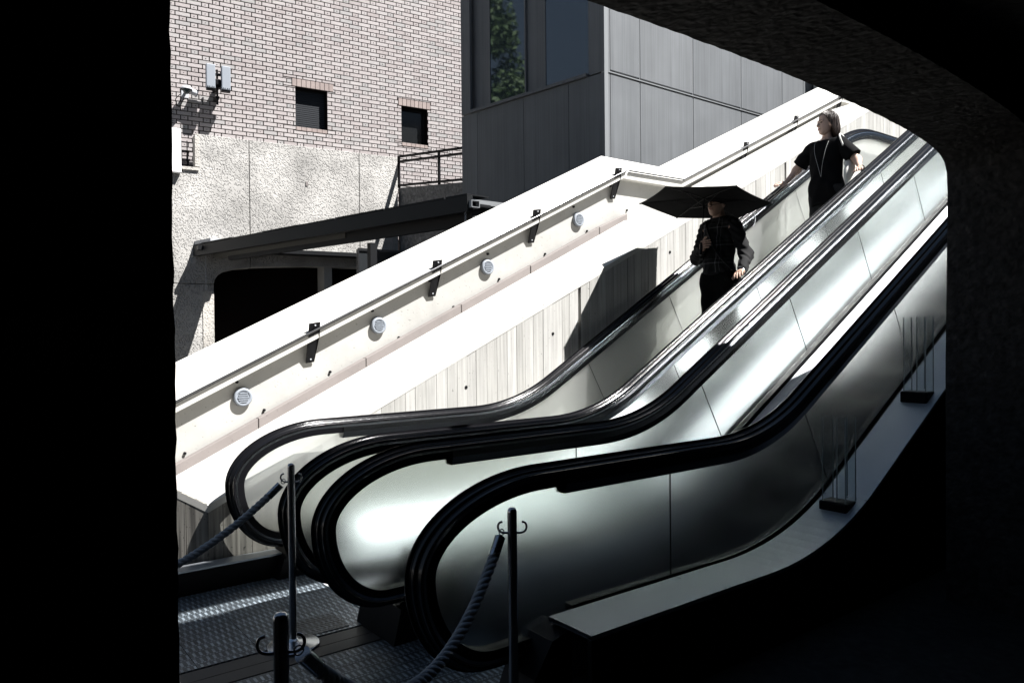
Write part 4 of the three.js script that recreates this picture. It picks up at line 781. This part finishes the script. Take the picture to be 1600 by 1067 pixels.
{ // woman with both hands on the rails
  const h = LV + (7.92 - U0) * TAN - 1.068, W = 4.49, g = person('person in black T-shirt with lanyard, both hands on the handrails', 7.92, h, W, FACE_DOWN);
  const toL = (U, Y, w) => v3(W - w, Y - h, 7.92 - U), railTop = u => LV + (u - U0) * TAN;
  const hc = v3(0.02, 1.615, 0.03), sh = 1.4;
  const hL = toL(7.75, railTop(7.75) + 0.03, 4.02), hR = toL(7.72, railTop(7.72) + 0.03, 4.96);
  const elbL = v3(0.34, 1.16, -0.03), elbR = v3(-0.37, 1.17, 0.0);
  const wr = (hp, el, sx) => hp.clone().add(v3(sx * -0.03, 0.032, -0.075));
  const wL = wr(hL, elbL, 1), wR = wr(hR, elbR, -1);
  const shL = [0.165, sh - 0.02, -0.005], shR = [-0.165, sh - 0.02, -0.005];
  const torso = [ell([0, 1.24, 0.0], [0.155, 0.19, 0.11]), ell([0, 1.03, 0.01], [0.14, 0.17, 0.105]), ell([0, 0.9, 0], [0.165, 0.13, 0.12]), cap([-0.12, sh - 0.01, -0.01], [0.12, sh - 0.01, -0.01], 0.055), cap([0, 1.4, -0.01], [0.015, 1.55, 0.012], 0.05, 0.047)];
  const legsAll = [cap([0.09, 0.88, 0], [0.095, 0.48, 0.02], 0.088, 0.056), cap([0.095, 0.48, 0.02], [0.095, 0.08, -0.02], 0.054, 0.038), cap([-0.09, 0.88, 0], [-0.095, 0.48, 0.02], 0.088, 0.056), cap([-0.095, 0.48, 0.02], [-0.095, 0.08, -0.03], 0.054, 0.038)];
  const armL = [cap(shL, ar(elbL), 0.05, 0.04), cap(ar(elbL), ar(wL), 0.038, 0.025)], armR = [cap(shR, ar(elbR), 0.05, 0.04), cap(ar(elbR), ar(wR), 0.038, 0.025)];
  const turnHead = q => { q.translate(-hc.x, -hc.y, -hc.z); q.rotateY(-0.5); q.translate(hc.x, hc.y, hc.z); return q; };
  const handOf = (wp, sx) => { const d = v3(sx * 0.3, -0.05, 1).normalize(), n = v3(sx * 0.2, -1, -0.1).normalize(), t = d.clone().cross(n).normalize(); if (t.x * sx > 0) t.negate(); return handShapes(wp, d, n, t, [0.3, 0.45, 0.35], 0.95); };
  mesh('body', merge([field([...torso, ...armL, ...armR, ...legsAll], 0.055, 0.013), turnHead(field(headShapes(hc, 1.08), 0.03, 0.0038)), field(handOf(wL, 1), 0.012, 0.0032), field(handOf(wR, -1), 0.012, 0.0032)].map(x => x.toNonIndexed())), skinB, g);
  const hairM = mat([0.03, 0.016, 0.011], 0.5), m = { eye: eyeM, hair: mat([0.02, 0.014, 0.01], 0.7), lip: mat([0.34, 0.13, 0.11], 0.45) };
  eyes(g, hc, 1.08, m); for (const ch of g.children) if (['eye', 'eyebrow', 'lips'].includes(ch.name)) turnHead(ch.geometry);
  const strands = (x, y, z) => 0.0035 * Math.sin(Math.atan2(x - hc.x, z - hc.z + 0.02) * 38 + y * 12) + 0.002 * Math.sin(Math.atan2(x - hc.x, z - hc.z) * 71);
  mesh('hair', turnHead(field([ell([hc.x, hc.y + 0.045, hc.z - 0.024], [0.098, 0.104, 0.114]), ell([hc.x + 0.068, hc.y - 0.07, hc.z - 0.035], [0.038, 0.115, 0.066]), ell([hc.x - 0.066, hc.y - 0.06, hc.z - 0.035], [0.036, 0.11, 0.066]), ell([hc.x, hc.y - 0.065, hc.z - 0.08], [0.094, 0.12, 0.058])], 0.04, 0.0045, [(x, y, z) => (z - hc.z - 0.035) * 0.9 + Math.max(-0.02, (hc.y + 0.075 - y) * 0.5) - 0.02 * Math.abs((x - hc.x) / 0.09)], strands)), hairM, g);
  const teeM = mat([0.005, 0.005, 0.0055], 0.95, { specularIntensity: 0.2, bumpMap: T.speckB, bumpScale: 0.0008 });
  const foldT = (x, y, z) => 0.006 * Math.sin(y * 26 + x * 14 + 2 * Math.sin(z * 24)) * Math.min(1, Math.max(0, (1.3 - y) * 4)) + 0.003 * Math.sin(x * 50 - y * 22);
  const big = (list, e) => list.map(s => s.c ? ell(s.c, s.r.map(v => v + e)) : cap(s.a, s.b, s.r1 + e, s.r2 + e));
  const sleeveEnd = (el, s0) => { const e = v3(...s0).lerp(el, 0.78), d = el.clone().sub(v3(...s0)).normalize(); return [e, d]; };
  const sl = [[elbL, shL], [elbR, shR]].map(([el, s0]) => { const [e, d] = sleeveEnd(el, s0); return field([cap(s0, ar(el), 0.078, 0.094)], 0.03, 0.009, [(x, y, z) => (x - e.x) * d.x + (y - e.y) * d.y + (z - e.z) * d.z], (x, y, z) => 0.004 * Math.sin(y * 40 + x * 33)); });
  mesh('t_shirt', merge([field([...big(torso.slice(0, 4), 0.034), ell([0, 0.78, 0.0], [0.19, 0.2, 0.15]), cap([0, 1.38, -0.01], [0, 1.44, -0.005], 0.085, 0.075)], 0.07, 0.011, [(x, y, z) => 0.7 - y + 0.012 * Math.sin(x * 22 + z * 15), (x, y, z) => y - 1.455 - 0.3 * (-z)], foldT), ...sl].map(x => x.toNonIndexed())), teeM, g);
  mesh('trousers', field([...big(legsAll, 0.028), ell([0, 0.86, 0], [0.17, 0.13, 0.13])], 0.06, 0.012, [(x, y, z) => y - 0.95], (x, y, z) => 0.003 * Math.sin(y * 36 + x * 24)), mat([0.01, 0.01, 0.011], 0.9), g);
  for (const s of [1, -1]) mesh('shoe', field([cap([s * 0.095, 0.045, -0.055], [s * 0.1, 0.032, 0.125], 0.043, 0.033)], 0.02, 0.01, [(x, y, z) => -y + 0.002]), M.black, g);
  const cordM = mat([0.34, 0.34, 0.33], 0.7);
  mesh('lanyard', merge([tube([v3(0.06, 1.475, -0.03), v3(0.085, 1.42, 0.085), v3(0.07, 1.3, 0.143), v3(0.035, 1.12, 0.155), v3(0.02, 1.0, 0.152)], 0.0024, 30, 6), tube([v3(-0.06, 1.475, -0.03), v3(-0.08, 1.42, 0.085), v3(-0.06, 1.3, 0.143), v3(-0.01, 1.12, 0.155), v3(0.02, 1.0, 0.152)], 0.0024, 30, 6)]), cordM, g);
  mesh('lanyard_clip', lbox(0.005, 0.035, 0.93, 1.0, 0.15, 0.158, 0.003), M.black, g);
  mesh('wristband', new THREE.TorusGeometry(0.03, 0.006, 8, 20).rotateX(Math.PI / 2).applyQuaternion(new THREE.Quaternion().setFromUnitVectors(v3(0, 1, 0), wL.clone().sub(elbL).normalize())).translate(wL.x, wL.y + 0.01, wL.z - 0.015), M.black, g);
  // tote bag on the shoulder, a thing of its own
  const b = thing('tote_bag', 'white cloth tote bag hanging from the shoulder of the person in T-shirt', 'bag'); b.position.copy(g.position); b.rotation.y = FACE_DOWN;
  const canvasM = mat([0.62, 0.61, 0.57], 0.9, { bumpMap: T.speckB, bumpScale: 0.001 });
  mesh('pouch', field([ell([0.265, 0.98, -0.07], [0.055, 0.2, 0.16]), cap([0.235, 1.15, -0.17], [0.235, 1.15, 0.0], 0.02)], 0.06, 0.009, [(x, y, z) => y - 1.155 - 0.04 * Math.cos(z * 20)], (x, y, z) => 0.006 * Math.sin(z * 30 + y * 14)), canvasM, b);
  mesh('strap', merge([tube([v3(0.24, 1.15, 0.01), v3(0.24, 1.28, 0.05), v3(0.2, 1.42, 0.07), v3(0.165, 1.475, 0.0), v3(0.17, 1.44, -0.08), v3(0.235, 1.28, -0.13), v3(0.24, 1.15, -0.17)], 0.011, 50, 6)]).scale(1, 1, 1), canvasM, b);
}

renderer.render(scene, camera);
